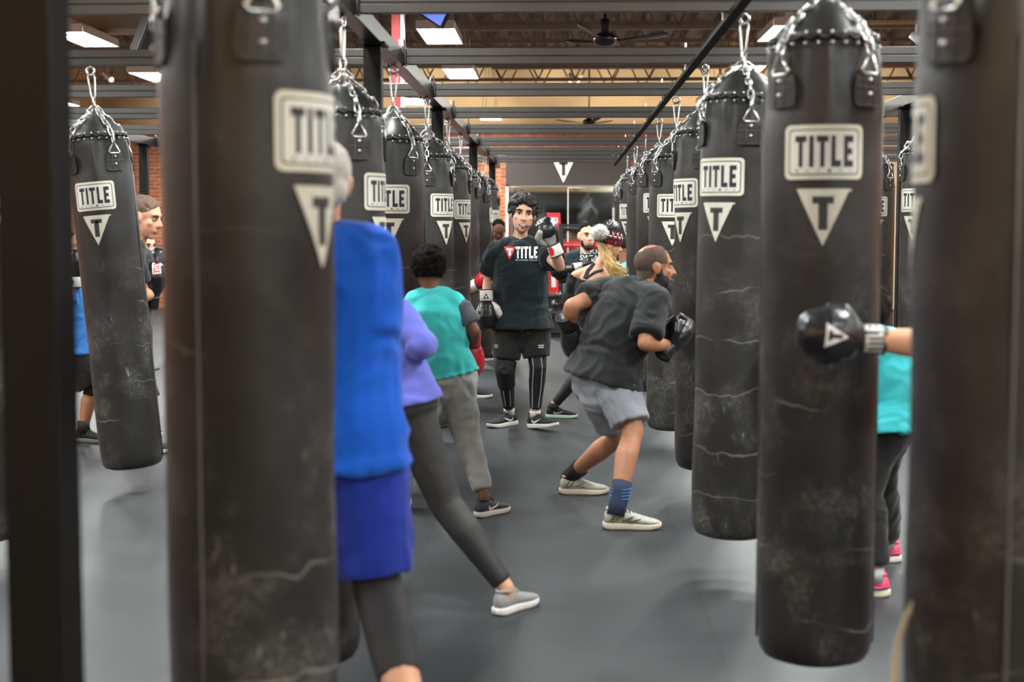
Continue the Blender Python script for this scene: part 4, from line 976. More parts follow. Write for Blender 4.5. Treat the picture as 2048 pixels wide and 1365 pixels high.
tube(bm, [(pb.H(0, -.03, .0), .064 * pb.kh, .064 * pb.kh), (pb.H(0, -.035, -.06), .056 * pb.kh, .056 * pb.kh)], 20)
me_ = remesh(bm, .004, 1); bm = bmesh.new(); bm.from_mesh(me_); dv = []
for v in bm.verts:
    q_ = (v.co - pb.hc) / pb.kh; x, y, z = q_.dot(pb.hR), q_.dot(pb.hF), q_.dot(pb.hU)
    n_ = noise.noise(v.co * 60) * .006
    bare = (V((x + .01, (y + .045) * .8, (z - .112) * .7))).length < .052 + n_
    face_ = y > .052 + n_ - max(0, z - .06) * .25 or (y > .012 and z < .0) or (abs(x) > .055 and y > -.028 and z < .02)
    if bare or face_ or z < -.062 + n_: dv.append(v)
bmesh.ops.delete(bm, geom=dv, context='VERTS'); part(pb, bm, 'hair', mat('shaved_hair', '4a382c', .8, var=.3, vscale=60))
hair_shell(pb, mat('beard_black', '14100d', .8), 'beard', [((0, .05, -.105), (.043, .052, .038)), ((.047, .028, -.07), (.022, .045, .042)), ((-.047, .028, -.07), (.022, .045, .042)), ((0, .07, -.125), (.03, .03, .03)), ((.058, .012, -.03), (.016, .018, .04)), ((-.058, .012, -.03), (.016, .018, .04)), ((0, .087, -.048), (.028, .012, .006))], .007, 2, (.003, (40, 40, 40)))
tee(pb, C_charc, sleeve=dict(L=.55, R=.82), hem=1.04, mg=.026, sl_r=.080, tk=1.10, fold=(.014, (5, 5, 8)))
pants(pb, C_gshort, 'shorts', .80, .84, rt=.118, rk=.100, top=.3, fold=(.010, (6, 6, 9)))
def accent(c): 
    def f(p, up, pt, q):
        for sg in (-1, 1):
            bm = bmesh.new()
            for x0, z0, x1, z1 in ((.02, .045, .05, .08), (.04, .042, .08, .082), (.09, .05, .14, .07), (.12, .045, .18, .058)):
                tube(bm, [(pt(x0, sg * .042, z0), .004 * q), (pt((x0 + x1) / 2, sg * .041, (z0 + z1) / 2), .0045 * q), (pt(x1, sg * .036, z1), .003 * q)], 6)
            part(p, bm, 'side_overlay', c, parent=up)
        bm = bmesh.new(); tube(bm, [(pt(-.012, 0, .012), .03 * q, .009 * q, V((0, 1, 0))), (pt(.03, 0, .012), .041 * q, .009 * q)], 10, 'flat'); part(p, bm, 'heel_cushion', mat('blue_rubber', '4a66b8', .5), parent=up)
    return f
M_silv = mat('silver_grey_mesh', 'a5a59c', .5, var=.2, vscale=30, bump=.3, bscale=300)
shoe(pb, 'L', M_silv, mat('cream_sole', 'cfc8b4', .6), laces=mat('dark_grey_lace', '3a3a3a'), extra=accent(mat('olive_overlay', '5a6040', .5)))
shoe(pb, 'R', M_silv, mat('cream_sole', 'cfc8b4', .6), laces=mat('navy_lace', '1a2136'), extra=accent(mat('olive_overlay', '5a6040', .5)))
for sd, h, m in (('L', .10, mat('black_sock', '1b1d1f', .9)), ('R', .13, mat('navy_sock', '1b2740', .9))):
    bm = bmesh.new(); c = pb.J['an' + sd]; d = (pb.J['kn' + sd] - c).normalized(); tube(bm, [(c - d * .05, .046), (c, .047), (c + d * h * .5, .0475), (c + d * h, .052)], 16, 'flat'); sk_ = part(pb, bm, 'sock', m)
    if sd == 'R':
        bm = bmesh.new()
        for i in range(4): torus(bm, c + d * (.045 + .018 * i), pb.F, pb.side, .0485 + i * .0008, .0035, 20, 6)
        part(pb, bm, 'sock_stripes', mat('blue_sock_stripe', '2f6ca8', .9), parent=sk_)
glove(pb, 'L', (.32, .5, -.75), (-.75, -.5, -.6), M_blackl, M_blackl, M_blackl, 1.12)
gr = glove(pb, 'R', (.5, .42, .62), (.75, .1, -.65), M_blackl, M_blackl, M_blackl, .95, palm=M_blackl)
bm = bmesh.new(); W = pb.J['wrR']; Zd = V((.5, .42, .62)).normalized(); Yd = V((.75, .1, -.65)); Yd = (Yd - Zd * Yd.dot(Zd)).normalized(); Xd = Yd.cross(Zd)
for i, x in enumerate((-.042, -.014, .014, .042)):
    q = lambda y, z: W + Xd * x + Yd * y + Zd * z
    tube(bm, [(q(.03, .08), .016), (q(.02, .13), .0165), (q(-.02, .165 - .006 * abs(i - 1.4)), .0165), (q(-.062, .15), .016), (q(-.075, .11), .014)], 10)
part(pb, bm, 'finger_padding', M_blackl, parent=gr)
bm = bmesh.new(); torus(bm, lerp(pb.J['elL'], pb.J['wrL'], .82), (1, 0, 0), (0, 1, .2), .036, .006); part(pb, bm, 'wristband', mat('lime_band', 'c8d07a', .6))

# 3 -- the boy in the turquoise vest
by = person('person seen from behind in turquoise vest over grey tee with grey sweatpants', 7.55,
  dict(head=(858, 540, .03), neck=(863, 588), chest=(868, 648), waist=(878, 702), pelvis=(888, 748), shL=(822, 612), elL=(808, 672, .12), wrL=(838, 655, .2), shR=(918, 613), elR=(948, 664, -.02), wrR=(945, 690, .1), haR=(946, 712, .14),
       hiL=(864, 756), hiR=(914, 756), knL=(838, 872, .0), knR=(932, 868, .04)),
  (-.12, 1, 0), (-.05, 1, -.1), (-.03, 0, 1), .86, S_dark, .009, hk=1.13, shoes=dict(L=dict(heel=(807, 1022), dir=(-.12, 1), L=.25), R=dict(heel=(955, 1036), dir=(.16, .2), L=.25)), wd=1.06, face=1)
curls(by, mat('hair_boy_black', '14110e', .9, spec=.15, var=.4, vscale=90), 'hair', 260, .014, -.035, .05, 5, 1.06, .006)
tee(by, C_turq, 'vest', sleeve=None, hem=1.12, mg=.018, tk=1.06, fold=(.012, (7, 7, 6)), sf=.78)
for sd in 'LR': tee(by, C_slate, 'undershirt_sleeve', sleeve=.72, trunk=False, sl_r=.075, fold=(.005, (9, 9, 9)), sides=sd)
pants(by, C_marl, 'sweatpants', 1.88, rt=.118, rk=.088, ra=.058, fold=(.011, (7, 7, 12)), top=.5)
for sd in 'LR': shoe(by, sd, mat('grey_black_shoe_mesh', '34353a', .7, bump=.3, bscale=300), M_solew, M_white, M_dark)
glove(by, 'R', (-.05, .35, -1), (.85, -.3, .1), M_redl, M_redl, M_redl, .95)
glove(by, 'L', (.1, .05, 1), (-.2, .9, .1), M_redl, M_redl, M_redl, .98)

# 4 -- the woman in lavender stepping behind the blue man
pw = person('person in lavender long sleeve top and charcoal leggings stepping wide, grey shoe out', 5.6,
  dict(head=(728, 568, .06), neck=(735, 612), chest=(752, 670), waist=(778, 742), pelvis=(790, 808), shR=(798, 632, -.02), elR=(843, 690, -.12), wrR=(796, 722, .08), shL=(690, 640, .05), elL=(668, 712, .12), wrL=(712, 660, .08),
       hiR=(815, 815), hiL=(752, 815), knR=(892, 1010, -.02), knL=(765, 1010, .05)),
  (-.25, 1, 0), (-.3, 1, -.1), (-.15, 0, 1), .95, S_fair, .010, dict(R=dict(heel=(995, 1232), dir=(.16, .22), L=.25), L=dict(heel=(775, 1190), dir=(-.1, 1), L=.25)), wd=1.0, thin=.97)
hair_shell(pw, H_dark, 'hair', [((0, -.02, .035), (.084, .1, .09)), ((0, -.05, -.03), (.06, .06, .08))], .01, 2, (.004, (30, 30, 30)))
tee(pw, C_lav, 'long_sleeve_top', sleeve=1.95, hem=1.04, mg=.019, tk=1.02, fold=(.008, (9, 9, 14)), smooth=4)
pants(pw, C_brown_legg, 'leggings', 1.94, rt=.112, rk=.070, ra=.044, top=.93, waist=.146, fold=(.003, (6, 6, 6)))
for sd in 'LR': shoe(pw, sd, mat('light_grey_knit_shoe', '8f8d8c', .8, bump=.4, bscale=400), mat('bright_white_sole', 'd8d8d8', .6), laces=mat('grey_lace', 'b0b0b0'))
glove(pw, 'R', (-.6, .8, .2), (.1, -.1, 1), M_blackl, M_blackl, M_blackl, .95); glove(pw, 'L', (.1, .1, 1), (-.1, -.2, 1), M_blackl, M_blackl, M_blackl, .95)

# 5 -- the white haired man in blue, close to us
pm = person('person in bright blue tee and royal blue shorts behind the near bag', 3.95,
  dict(head=(640, 366, .0), neck=(640, 462), chest=(655, 580), waist=(662, 755), pelvis=(672, 905), shR=(748, 515), elR=(748, 668, -.05), wrR=(705, 650, .12), shL=(545, 515, .05), elL=(530, 640, .0), wrL=(575, 560, -.02),
       hiR=(722, 920), hiL=(612, 920, .05), knR=(752, 1160, -.02), knL=(600, 1160, .0)),
  (-.4, .92, 0), (-.35, .93, -.03), (0, 0, 1), 1.02, S_fair, .010, dict(R=dict(heel=V((-.33, 3.42, 0)), dir=(-.15, 1), L=.29), L=dict(heel=(575, 1575), dir=(-.3, 1), L=.29)), wd=1.10)
hair_shell(pm, H_white, 'hair', [((0, -.02, .036), (.083, .098, .088)), ((0, -.055, -.02), (.068, .055, .06))], .009, 2, (.003, (30, 30, 30)))
tee(pm, C_blue, sleeve=1.0, hem=1.18, mg=.020, tk=1.06, sl_r=.072, fold=(.018, (5, 5, 4)))
pants(pm, C_navy, 'shorts', .94, rt=.124, rk=.108, top=.3, fold=(.008, (5, 5, 4)))
pants(pm, mat('faded_black_legging', '232325', .75, var=.1), 'leggings', 1.52, rt=.10, rk=.068, ra=.060, fold=(.002, (6, 6, 6)))
for sd in 'LR': shoe(pm, sd, M_shoeb, M_solew)
for sd, D in (('R', (-.6, .05, .8)), ('L', (.2, .0, 1))): glove(pm, sd, D, (.1, -.2, 1), M_blackl, M_blackl, M_blackl, 1.0)

# 6 -- the woman with the knitted hat
ph = person('person in off shoulder black top and pompom knitted hat, back turned, looking right', 11.45,
  dict(head=(1219, 490, .02), neck=(1200, 529), chest=(1187, 590), waist=(1188, 640), pelvis=(1193, 685), shL=(1152, 554, .02), elL=(1139, 597, .0), wrL=(1168, 628, .22), shR=(1232, 552, .02), elR=(1246, 612, -.02), wrR=(1248, 590, .14),
       hiL=(1177, 690), hiR=(1211, 690), knL=(1160, 748, -.02), knR=(1212, 752, .2)),
  (.35, .94, 0), (.93, .1, -.2), (.05, .0, 1), .93, S_fair, .0075, dict(L=dict(heel=(1094, 836), dir=(1, -.06), L=.25), R=dict(heel=(1170, 817), dir=(1, .0), L=.25)), wd=.98, thin=.93, mouth='closed', brow='5a4630')
# hair strands falling to the right
rnd = random.Random(4); bm = bmesh.new()
for i in range(120):
    a = rnd.uniform(-1, 1); s0 = ph.H(rnd.uniform(-.02, .08), rnd.uniform(-.1, .01), -.01 + rnd.uniform(-.02, .02)); e = P(1246 + rnd.uniform(-12, 12), 555 + rnd.uniform(-18, 14), 11.45 - .14 + rnd.uniform(-.04, .05)); m1 = P(1212 + rnd.uniform(-18, 14), 530 + rnd.uniform(-10, 10), 11.45 - .17 + rnd.uniform(-.03, .04))
    pts_ = []
    for j in range(9):
        t_ = j / 8; c = s0 * (1 - t_) ** 2 + m1 * 2 * t_ * (1 - t_) + e * t_ ** 2; c += V((math.sin(t_ * 7 + i) * .006, 0, math.cos(t_ * 6 + i) * .006)); pts_.append((c, .0065 * (1 - .75 * t_)))
    tube(bm, pts_, 5)
part(ph, bm, 'hair', H_blonde)
top = tee(ph, C_black, 'off_shoulder_top', sleeve=1.9, hem=1.02, mg=.022, tk=1.12, fold=(.008, (8, 8, 12)), sl_r=.07)
# open the back: cut the cloth above a slanted line
me = top.data; bm = bmesh.new(); bm.from_mesh(me); a_ = P(1136, 545, 11.45) - ph.base; b_ = P(1236, 552, 11.45) - ph.base; c_ = P(1185, 561, 11.45) - ph.base
dv = [v for v in bm.verts if (lambda x, z: z > (c_.z + (b_.z - c_.z) * ((x - c_.x) / (b_.x - c_.x)) ** 2 if x > c_.x else c_.z + (a_.z - c_.z) * ((x - c_.x) / (a_.x - c_.x)) ** 2) )(v.co.x, v.co.z)]
bmesh.ops.delete(bm, geom=dv, context='VERTS'); bm.to_mesh(me); bm.free()
so = top.modifiers.new('thickness', 'SOLIDIFY'); so.thickness = .004
bt = bvh_of(ph.o.data)
def strapdec(name, pts2, w2, m, lift):
    bm = bmesh.new(); R = []
    n = 14
    for i in range(n + 1):
        t_ = i / n * (len(pts2) - 1); j = min(int(t_), len(pts2) - 2); f = t_ - j; x = pts2[j][0] * (1 - f) + pts2[j + 1][0] * f; y = pts2[j][1] * (1 - f) + pts2[j + 1][1] * f
        o_ = P(x, y, 11.0) - ph.base; d_ = (P(x, y, 11.4) - P(x, y, 11.0)).normalized(); h = bt.ray_cast(o_, d_, 1.2)
        if h[0] is not None: R.append((h[0] + V((0, -lift, 0)) + ph.base, w2, .003, V((1, 0, -.3))))
    if len(R) > 2: tube(bm, R, 8); part(ph, bm, name, m)
    else: bm.free()
strapdec('bra_strap', [(1171, 558), (1177, 543), (1190, 528)], .022, mat('dark_grey_strap', '23242b', .7), .004)
strapdec('bra_strap', [(1171, 558), (1190, 545), (1206, 540)], .012, mat('dark_grey_strap', '23242b'), .004)
strapdec('pink_undershirt', [(1179, 528), (1183, 522), (1187, 518)], .016, mat('pink_cloth', 'd64aa4', .8), .006)
lgp = pants(ph, C_legg, 'leggings', 1.92, rt=.104, rk=.062, ra=.041, top=1.0, waist=.15, fold=(.002, (8, 8, 8)))
for sd in 'LR':
    shoe(ph, sd, M_shoeb, M_mint, M_tick, M_dark)
    bm = bmesh.new(); c = ph.J['an' + sd]; tube(bm, [(c + V((0, 0, .02)), .041), (c - V((0, 0, .04)), .041)], 14, 'flat'); part(ph, bm, 'sock', M_dark)
bm = bmesh.new(); Hh = lambda x, y, z: ph.H(x, y, z); axh = (ph.hR, ph.hF, ph.hU)
tube(bm, [(Hh(0, -.018, .012), .094, .112, ph.hR), (Hh(0, -.018, .05), .097, .114, ph.hR), (Hh(0, -.024, .1), .092, .108, ph.hR), (Hh(0, -.034, .145), .074, .086, ph.hR), (Hh(0, -.042, .175), .04, .046, ph.hR)], 24, ('flat', 'round'))
tube(bm, [(Hh(0, -.018, .008), .099, .116, ph.hR), (Hh(0, -.018, .045), .102, .119, ph.hR)], 24, 'flat')
hat = part(ph, bm, 'knitted_hat', mat('black_knit', '17171a', .95, bump=.8, bscale=160), .007, 2, (.0015, (60, 60, 20)))
ht_ = o_tree[hat.name]
def hatdec(name, shp, m, phi, z, r=.3):
    d = ph.hR * math.cos(phi) + ph.hF * math.sin(phi); og_ = Hh(0, -.018, z) + d * .1
    tng = V((0, 0, 1)).cross(d) if True else None; tng = ph.hU.cross(d)
    decal(name, shp, og_, tng, ph.hU, ht_, m, hat, ph.base, .012, .003, .12)
for i, ch in enumerate('HULIGA'):
    hatdec('red_lettering', [(q, 0, 0) for q in font_polys(ch, -.011, -.012, .021, .024)], M_red, .02 + i * .235 - .25, .027)
for i in range(7):
    ph_ = -1.3 + i * .42
    hatdec('knit_pattern', [(rect(-.014, -.012, .014, .0), 0, 0), (rect(-.014, .0, .014, .010), 1, 0), (rect(-.021, .004, -.017, .009), 1, 0)], [M_red, M_white], ph_, .072)
    hatdec('knit_pattern', [(rect(-.003, -.012, .004, .012), 0, 0), (rect(-.012, .0, .0, .005), 0, 0), (rect(.004, -.006, .012, -.001), 0, 0)], [M_white], ph_ + .2, .1)
for i, ch in enumerate('INE'): hatdec('red_lettering', [(q, 0, 0) for q in font_polys(ch, -.01, -.012, .019, .024)], M_red, .12 + i * .3, .105)
def pompom(c, r, n, sd):
    rn = random.Random(sd); bm = bmesh.new(); ell(bm, c, r * .62, sub=2)
    for i in range(n):
        d = V((rn.gauss(0, 1), rn.gauss(0, 1), rn.gauss(0, 1))).normalized(); u = perp(d); v_ = d.cross(u); b = V(c) + d * r * .45; w2 = r * .075; L = r * rn.uniform(.45, .68); tip = b + (d + u * rn.uniform(-.2, .2) + v_ * rn.uniform(-.2, .2)).normalized() * L
        q = [bm.verts.new(b + u * w2), bm.verts.new(b - u * w2 * .5 + v_ * w2 * .87), bm.verts.new(b - u * w2 * .5 - v_ * w2 * .87), bm.verts.new(tip)]
        bm.faces.new((q[0], q[1], q[3])); bm.faces.new((q[1], q[2], q[3])); bm.faces.new((q[2], q[0], q[3])); bm.faces.new((q[2], q[1], q[0]))
    part(ph, bm, 'pompom', mat('white_fluff', 'e4e2de', .95), parent=hat)
pompom(P(1200, 466, 11.38), .075, 480, 1); pompom(P(1223, 456, 11.46), .066, 420, 2)
for sd, D in (('L', (.4, .9, .2)), ('R', (.0, .3, 1))): glove(ph, sd, D, (0, -.2, 1), M_blackl, M_blackl, M_blackl, .9)

# 7 -- bearded man by the ring
bm_ = person('person in dark tee lettered BLOOD SWEAT with white cuffed gloves before the ring', 13.0,
  dict(head=(1174, 473, -.03), neck=(1172, 509), chest=(1172, 552), waist=(1170, 600), pelvis=(1170, 645), shR=(1141, 520), elR=(1138, 556, -.06), wrR=(1146, 538, -.30), haR=(1135, 535, -.34), shL=(1206, 520), elL=(1216, 566, -.05), wrL=(1200, 545, -.3),
       hiR=(1152, 648), hiL=(1188, 648), knR=(1163, 718, -.06), knL=(1190, 718, -.03)),
  (.15, -1, 0), (.30, -1, 0), (.03, 0, 1), 1.0, S_olive, .010, dict(R=dict(heel=(1170, 788), dir=(-.2, -1)), L=dict(heel=(1198, 790), dir=(.3, -1))), wd=1.08)
hair_shell(bm_, H_black, 'hair', [((0, -.022, .048), (.081, .094, .082))], .009, 2, (.002, (40, 40, 40)))
hair_shell(bm_, mat('beard_black', '14100d'), 'beard', [((0, .048, -.098), (.047, .045, .034)), ((.05, .028, -.06), (.018, .035, .042)), ((-.05, .028, -.06), (.018, .035, .042)), ((0, .088, -.046), (.028, .011, .006))], .009, 2)
t = tee(bm_, cloth('dark_teal_jersey', '14212a'), sleeve=.7, hem=1.1, sl_r=.078, tk=1.1)
og = P(1172, 511, 13.0)
decal('chest_lettering', [(q, 0, 0) for q in font_polys('BLOOD', -.055, .012, .20, .045)] + [(q, 0, 0) for q in font_polys('SWEAT', -.055, -.043, .20, .045)], og, (1, 0, 0), (0, 0, 1), o_tree[t.name], M_white, t, bm_.base, .03, .003, .4)
decal('chest_mark', [(q, 0, 0) for q in (rect(-.012, .075, -.002, .095), rect(.002, .075, .012, .095), rect(-.012, .082, .012, .088))], og + V((.03, 0, 0)), (1, 0, 0), (0, 0, 1), o_tree[t.name], mat('gold_print', 'b8952e', .5), t, bm_.base, .03, .003, .4)
pants(bm_, C_short, 'shorts', .9, rt=.115, rk=.1)
for sd in 'LR': shoe(bm_, sd, M_shoeb, M_solew)
glove(bm_, 'R', (-.95, -.25, -.12), (0, -.6, .8), M_blackl, M_blackl, M_whitel, 1.05); glove(bm_, 'L', (-.6, -.5, .5), (.4, -.6, .6), M_blackl, M_blackl, M_whitel, 1.05)

# 8 -- the small person in turquoise and pink shoes
pk = person('person in turquoise top, black pants and pink shoes seen between two right bags', 6.0,
  dict(head=(1727, 626, .04), neck=(1738, 672), chest=(1762, 735), waist=(1770, 795), pelvis=(1766, 850), shL=(1752, 692, -.13), elL=(1690, 722, -.12), wrL=(1640, 690, -.06), shR=(1745, 692, .15), elR=(1690, 735, .2), wrR=(1650, 680, .15),
       hiL=(1765, 862, -.08), hiR=(1770, 862, .08), knL=(1728, 985, -.1), knR=(1755, 975, .12)),
  (-.95, .15, 0), (-.98, .1, -.1), (-.15, 0, 1), .82, S_tan, .010, dict(L=dict(heel=(1774, 1192), dir=(-1, -.08), L=.245), R=dict(heel=(1798, 1124), dir=(-1, .12), L=.245)), wd=1.22, face=1)
curls(pk, mat('hair_curly_black', '19130f', .9, spec=.15, var=.4, vscale=90), 'hair', 260, .02, -.12, .06, 9, 1.2, .009)
tee(pk, cloth('teal_turquoise_jersey', '2c9ca2'), sleeve=.7, hem=1.04, mg=.03, tk=1.12, fold=(.014, (6, 6, 10)))
pants(pk, cloth('black_trousers_cloth', '151515'), 'trousers', 1.9, rt=.118, rk=.092, ra=.072, top=.3, fold=(.008, (8, 8, 10)))
M_pink = mat('pink_shoe_mesh', 'd8436a', .55, var=.2, vscale=25, bump=.3, bscale=300)
for sd in 'LR':
    shoe(pk, sd, M_pink, mat('cream_sole', 'cfc8b4'), laces=M_pink, extra=lambda p, up, pt, q: part(p, (lambda b: ([tube(b, [(pt(.0, s * .034, .05), .006 * q), (pt(.05, s * .041, .045), .009 * q), (pt(.12, s * .041, .05), .006 * q)], 6) for s in (-1, 1)], b)[1])(bmesh.new()), 'purple_overlay', mat('magenta_overlay', '8f2a62', .5), parent=up))
    bm = bmesh.new(); c = pk.J['an' + sd]; tube(bm, [(c + V((0, 0, .02)), .04), (c - V((0, 0, .04)), .039)], 12, 'flat'); part(pk, bm, 'sock', mat('grey_sock', '9a9a98', .9))
for sd in 'LR': glove(pk, sd, (-1, .1, .2), (0, -.3, 1), M_blackl, M_blackl, M_blackl, .9)

# 9 -- the punching arm from behind the near right bag
pa = person('person behind the blurred right bag, bare forearm and black glove punching left', 4.12,
  dict(head=(2000, 490), neck=(1995, 590), chest=(1990, 720), waist=(1985, 860), pelvis=(1985, 1010), shR=(1965, 655, .17), elR=(1905, 740, .25), wrR=(1940, 640, .2), shL=(1955, 650, -.13), elL=(1856, 690, -.14), wrL=(1720, 676, -.12), haL=(1670, 664, -.12),
       hiL=(1978, 1020, -.09), hiR=(1985, 1020, .09), knL=(1965, 1230, -.12), knR=(1985, 1230, .15)),
  (-.97, .1, 0), (-1, .05, 0), (-.05, 0, 1), .96, S_fair, .010, dict(L=dict(heel=V((1.27, 3.95, 0)), dir=(-1, -.1), L=.26), R=dict(heel=V((1.36, 4.35, 0)), dir=(-1, .2), L=.26)), wd=1.0)
hair_shell(pa, H_dark, 'hair', [((0, -.022, .045), (.082, .095, .085))], .01)
tee(pa, C_black, sleeve=.6, hem=1.1); pants(pa, C_legg, 'leggings', 1.9, rt=.108, rk=.07, ra=.046)
for sd in 'LR': shoe(pa, sd, M_shoeb, M_solew)
cmk = ([(q, 0, 0) for q in block_text('TITLE', -.038, -.024, .076, .048)], (0, 0, 1), (-1, 0, 0), [M_whitel])
gm = glove(pa, 'L', (-1, .0, .12), (.05, -1, .12), M_blackl, M_blackl, mat('grey_cuff', '4b4b4c', .4), .84, fat=1.5, tri=((.1, 0, 1), (-1, 0, .1)), cuffmark=cmk)
glove(pa, 'R', (-.6, .1, .9), (.5, -.5, .3), M_blackl, M_blackl, M_blackl, 1.0)

# 10..12 -- people at left
pl = person('person in profile behind the leaning bag holding up a glove with red TITLE patch', 8.75,
  dict(head=(291, 436, .0), neck=(272, 487), chest=(258, 560), waist=(252, 640), pelvis=(250, 705), shR=(262, 515, -.2), elR=(286, 590, -.16), wrR=(303, 590, -.03), haR=(305, 570, -.02), shL=(262, 515, .2), elL=(286, 600, .22), wrL=(306, 560, .22),
       hiR=(252, 712, -.09), hiL=(252, 712, .09), knR=(290, 810, -.05), knL=(262, 812, .12)),
  (.96, -.1, 0), (.93, -.25, -.22), (.2, 0, 1), 1.06, S_fair, .009, dict(R=dict(heel=(268, 905), dir=(1, -.1)), L=dict(heel=(240, 895), dir=(1, .1))), wd=1.05, brow='4a3524')
hair_shell(pl, H_brown, 'hair', [((0, -.02, .05), (.083, .096, .084)), ((0, -.045, -.005), (.074, .06, .06))], .008, 2, (.004, (35, 35, 35)))
tee(pl, C_charc, sleeve=.7); pants(pl, C_short, 'shorts', .9, rt=.115, rk=.1)
for sd in 'LR': shoe(pl, sd, M_shoeb, M_solew)
gg = glove(pl, 'R', (.15, -.1, 1), (.3, -.95, .0), M_blackl, M_blackl, M_blackl, 1.05)
decal('glove_patch', [(rect(-.042, -.022, .042, .022), 0, 0)] + [(q, 1, .001) for q in block_text('TITLE', -.036, -.015, .072, .03)], P(307, 535, 8.6), V((.15, 0, -1)), V((1, 0, .15)), o_tree[gg.name], [M_white, M_red], gg, pl.base, .015, .003, .4)
glove(pl, 'L', (.3, 0, 1), (.5, -.8, 0), M_blackl, M_blackl, M_blackl, 1.05)
pc = person('person whose lower face shows behind the raised glove with the red TITLE patch', 9.7,
  dict(head=(290, 496), neck=(281, 536), chest=(272, 595), waist=(268, 655), pelvis=(266, 710), shR=(268, 560, -.14), elR=(272, 620, -.18), wrR=(290, 590, -.12), shL=(268, 560, .14), elL=(276, 620, .16), wrL=(292, 590, .14), hiR=(266, 715, -.08), hiL=(266, 715, .08), knR=(280, 790, -.08), knL=(262, 790, .1)),
  (.9, -.3, 0), (.75, -.6, 0), (0, 0, 1), .9, S_fair, .010, dict(R=dict(heel=(262, 872), dir=(1, -.2), L=.25), L=dict(heel=(246, 865), dir=(1, 0), L=.25)), wd=.95)
hair_shell(pc, H_brown, 'hair', [((0, -.03, .045), (.085, .098, .085)), ((0, -.06, -.04), (.07, .05, .1))], .01)
tee(pc, C_black, sleeve=.65); pants(pc, C_legg, 'leggings', 1.9, rt=.104, rk=.068, ra=.045)
for sd in 'LR': shoe(pc, sd, M_shoeb, M_solew); glove(pc, sd, (.5, -.2, .8), (.4, -.7, .2), M_blackl, M_blackl, M_blackl, .9)
pq = person('person in blue tee and black shorts half hidden by the left post', 10.1,
  dict(head=(142, 496), neck=(132, 538), chest=(132, 590), waist=(134, 645), pelvis=(136, 695), shR=(136, 566, -.18), elR=(132, 620, -.22), wrR=(151, 552, -.2), haR=(152, 530, -.2), shL=(134, 566, .18), elL=(120, 640, .2), wrL=(140, 610, .3), hiR=(138, 700, -.09), hiL=(136, 700, .09), knR=(186, 778, -.06), knL=(120, 790, .1)),
  (.95, -.1, 0), (.9, -.2, 0), (0, 0, 1), .95, S_tan, .010, dict(R=dict(heel=(154, 884), dir=(1, -.25), L=.26), L=dict(heel=(100, 875), dir=(1, .1), L=.26)), wd=1.15)
hair_shell(pq, H_dark, 'hair', [((0, -.025, .045), (.084, .097, .085))], .01)
tee(pq, cloth('blue_striped_jersey', '2c6cb4', var=.2), sleeve=.7, hem=1.25, mg=.03, tk=1.14); pants(pq, C_short, 'shorts', .92, rt=.118, rk=.112)
bm = bmesh.new(); b, c = pq.J['knR'], pq.J['anR']; tube(bm, [(lerp(pq.J['hiR'], b, .88), .07), (b, .066), (lerp(b, c, .18), .06)], 14, 'flat'); part(pq, bm, 'knee_sleeve', M_dark)
for sd in 'LR':
    shoe(pq, sd, M_shoeb, mat('dark_sole', '6a6a68', .7)); bm = bmesh.new(); c = pq.J['an' + sd]; tube(bm, [(c + V((0, 0, .05)), .044), (c - V((0, 0, .04)), .044)], 12, 'flat'); part(pq, bm, 'sock', M_dark)
glove(pq, 'R', (.05, -.1, 1), (.6, -.8, 0), M_blackl, M_blackl, M_whitel, .95); glove(pq, 'L', (.5, .5, .5), (.4, -.6, .4), M_blackl, M_blackl, M_whitel, .95)

# 13..15 -- far people
def simple_far(label, px_, Y, F, k, skin, tc, pc_, hair, hf=None, shoes_=None, dark_sole=M_solew):
    cx, cy = px_; u = 2844 / Y * k; s = V(F).normalized().cross(V((0, 0, 1))); dx = lambda a: s.x * a * u
    j = dict(head=(cx, cy), neck=(cx, cy + .165 * u), chest=(cx, cy + .39 * u), waist=(cx, cy + .62 * u), pelvis=(cx, cy + .83 * u))
    for sd, sg in (('R', 1), ('L', -1)):
        f = F
        j['sh' + sd] = (cx + dx(.19 * sg), cy + .25 * u, s.y * .19 * sg * k); j['el' + sd] = (cx + dx(.24 * sg) + f[0] * .05 * u, cy + .52 * u, s.y * .24 * sg * k); j['wr' + sd] = (cx + dx(.17 * sg) + f[0] * .26 * u, cy + .40 * u, s.y * .17 * sg * k + f[1] * .26)
        j['hi' + sd] = (cx + dx(.09 * sg), cy + .85 * u, s.y * .09 * sg * k); j['kn' + sd] = (cx + dx(.11 * sg) + f[0] * .05 * u, cy + 1.25 * u, s.y * .11 * sg * k + f[1] * .05)
    sh = {}
    for sd, sg in (('R', 1), ('L', -1)):
        g = P(cx + dx(.12 * sg), 500, Y + s.y * .12 * sg); sh[sd] = dict(heel=V((g.x - F[0] * .06, g.y - F[1] * .06, 0)), dir=(F[0], F[1], 0), L=.28 * k)
    if shoes_: sh.update(shoes_)
    p = person(label, Y, j, F, hf or F, (0, 0, 1), k, skin, .012, sh, wd=1.05)
    hair_shell(p, hair, 'hair', [((0, -.025, .045), (.083, .096, .084))], .011, 2)
    tee(p, tc, sleeve=.7); pants(p, pc_, 'trousers', 1.9, rt=.112, rk=.085, ra=.06)
    for sd in 'LR': shoe(p, sd, M_shoeb, dark_sole)
    return p
pf = simple_far('person with lowered head half hidden behind the black lettered tee at mid aisle', (997, 461), 16.5, (.1, -1, 0), 1.0, S_dark, C_black, C_short, H_black, (.1, -.85, -.5), dict(R=dict(heel=(985, 722), dir=(-.9, -.3), L=.28)))
glove(pf, 'R', (.2, -.8, .4), (0, -.5, .8), M_blackl, M_blackl, M_blackl, 1); glove(pf, 'L', (-.2, -.8, .4), (0, -.5, .8), M_blackl, M_blackl, M_blackl, 1)
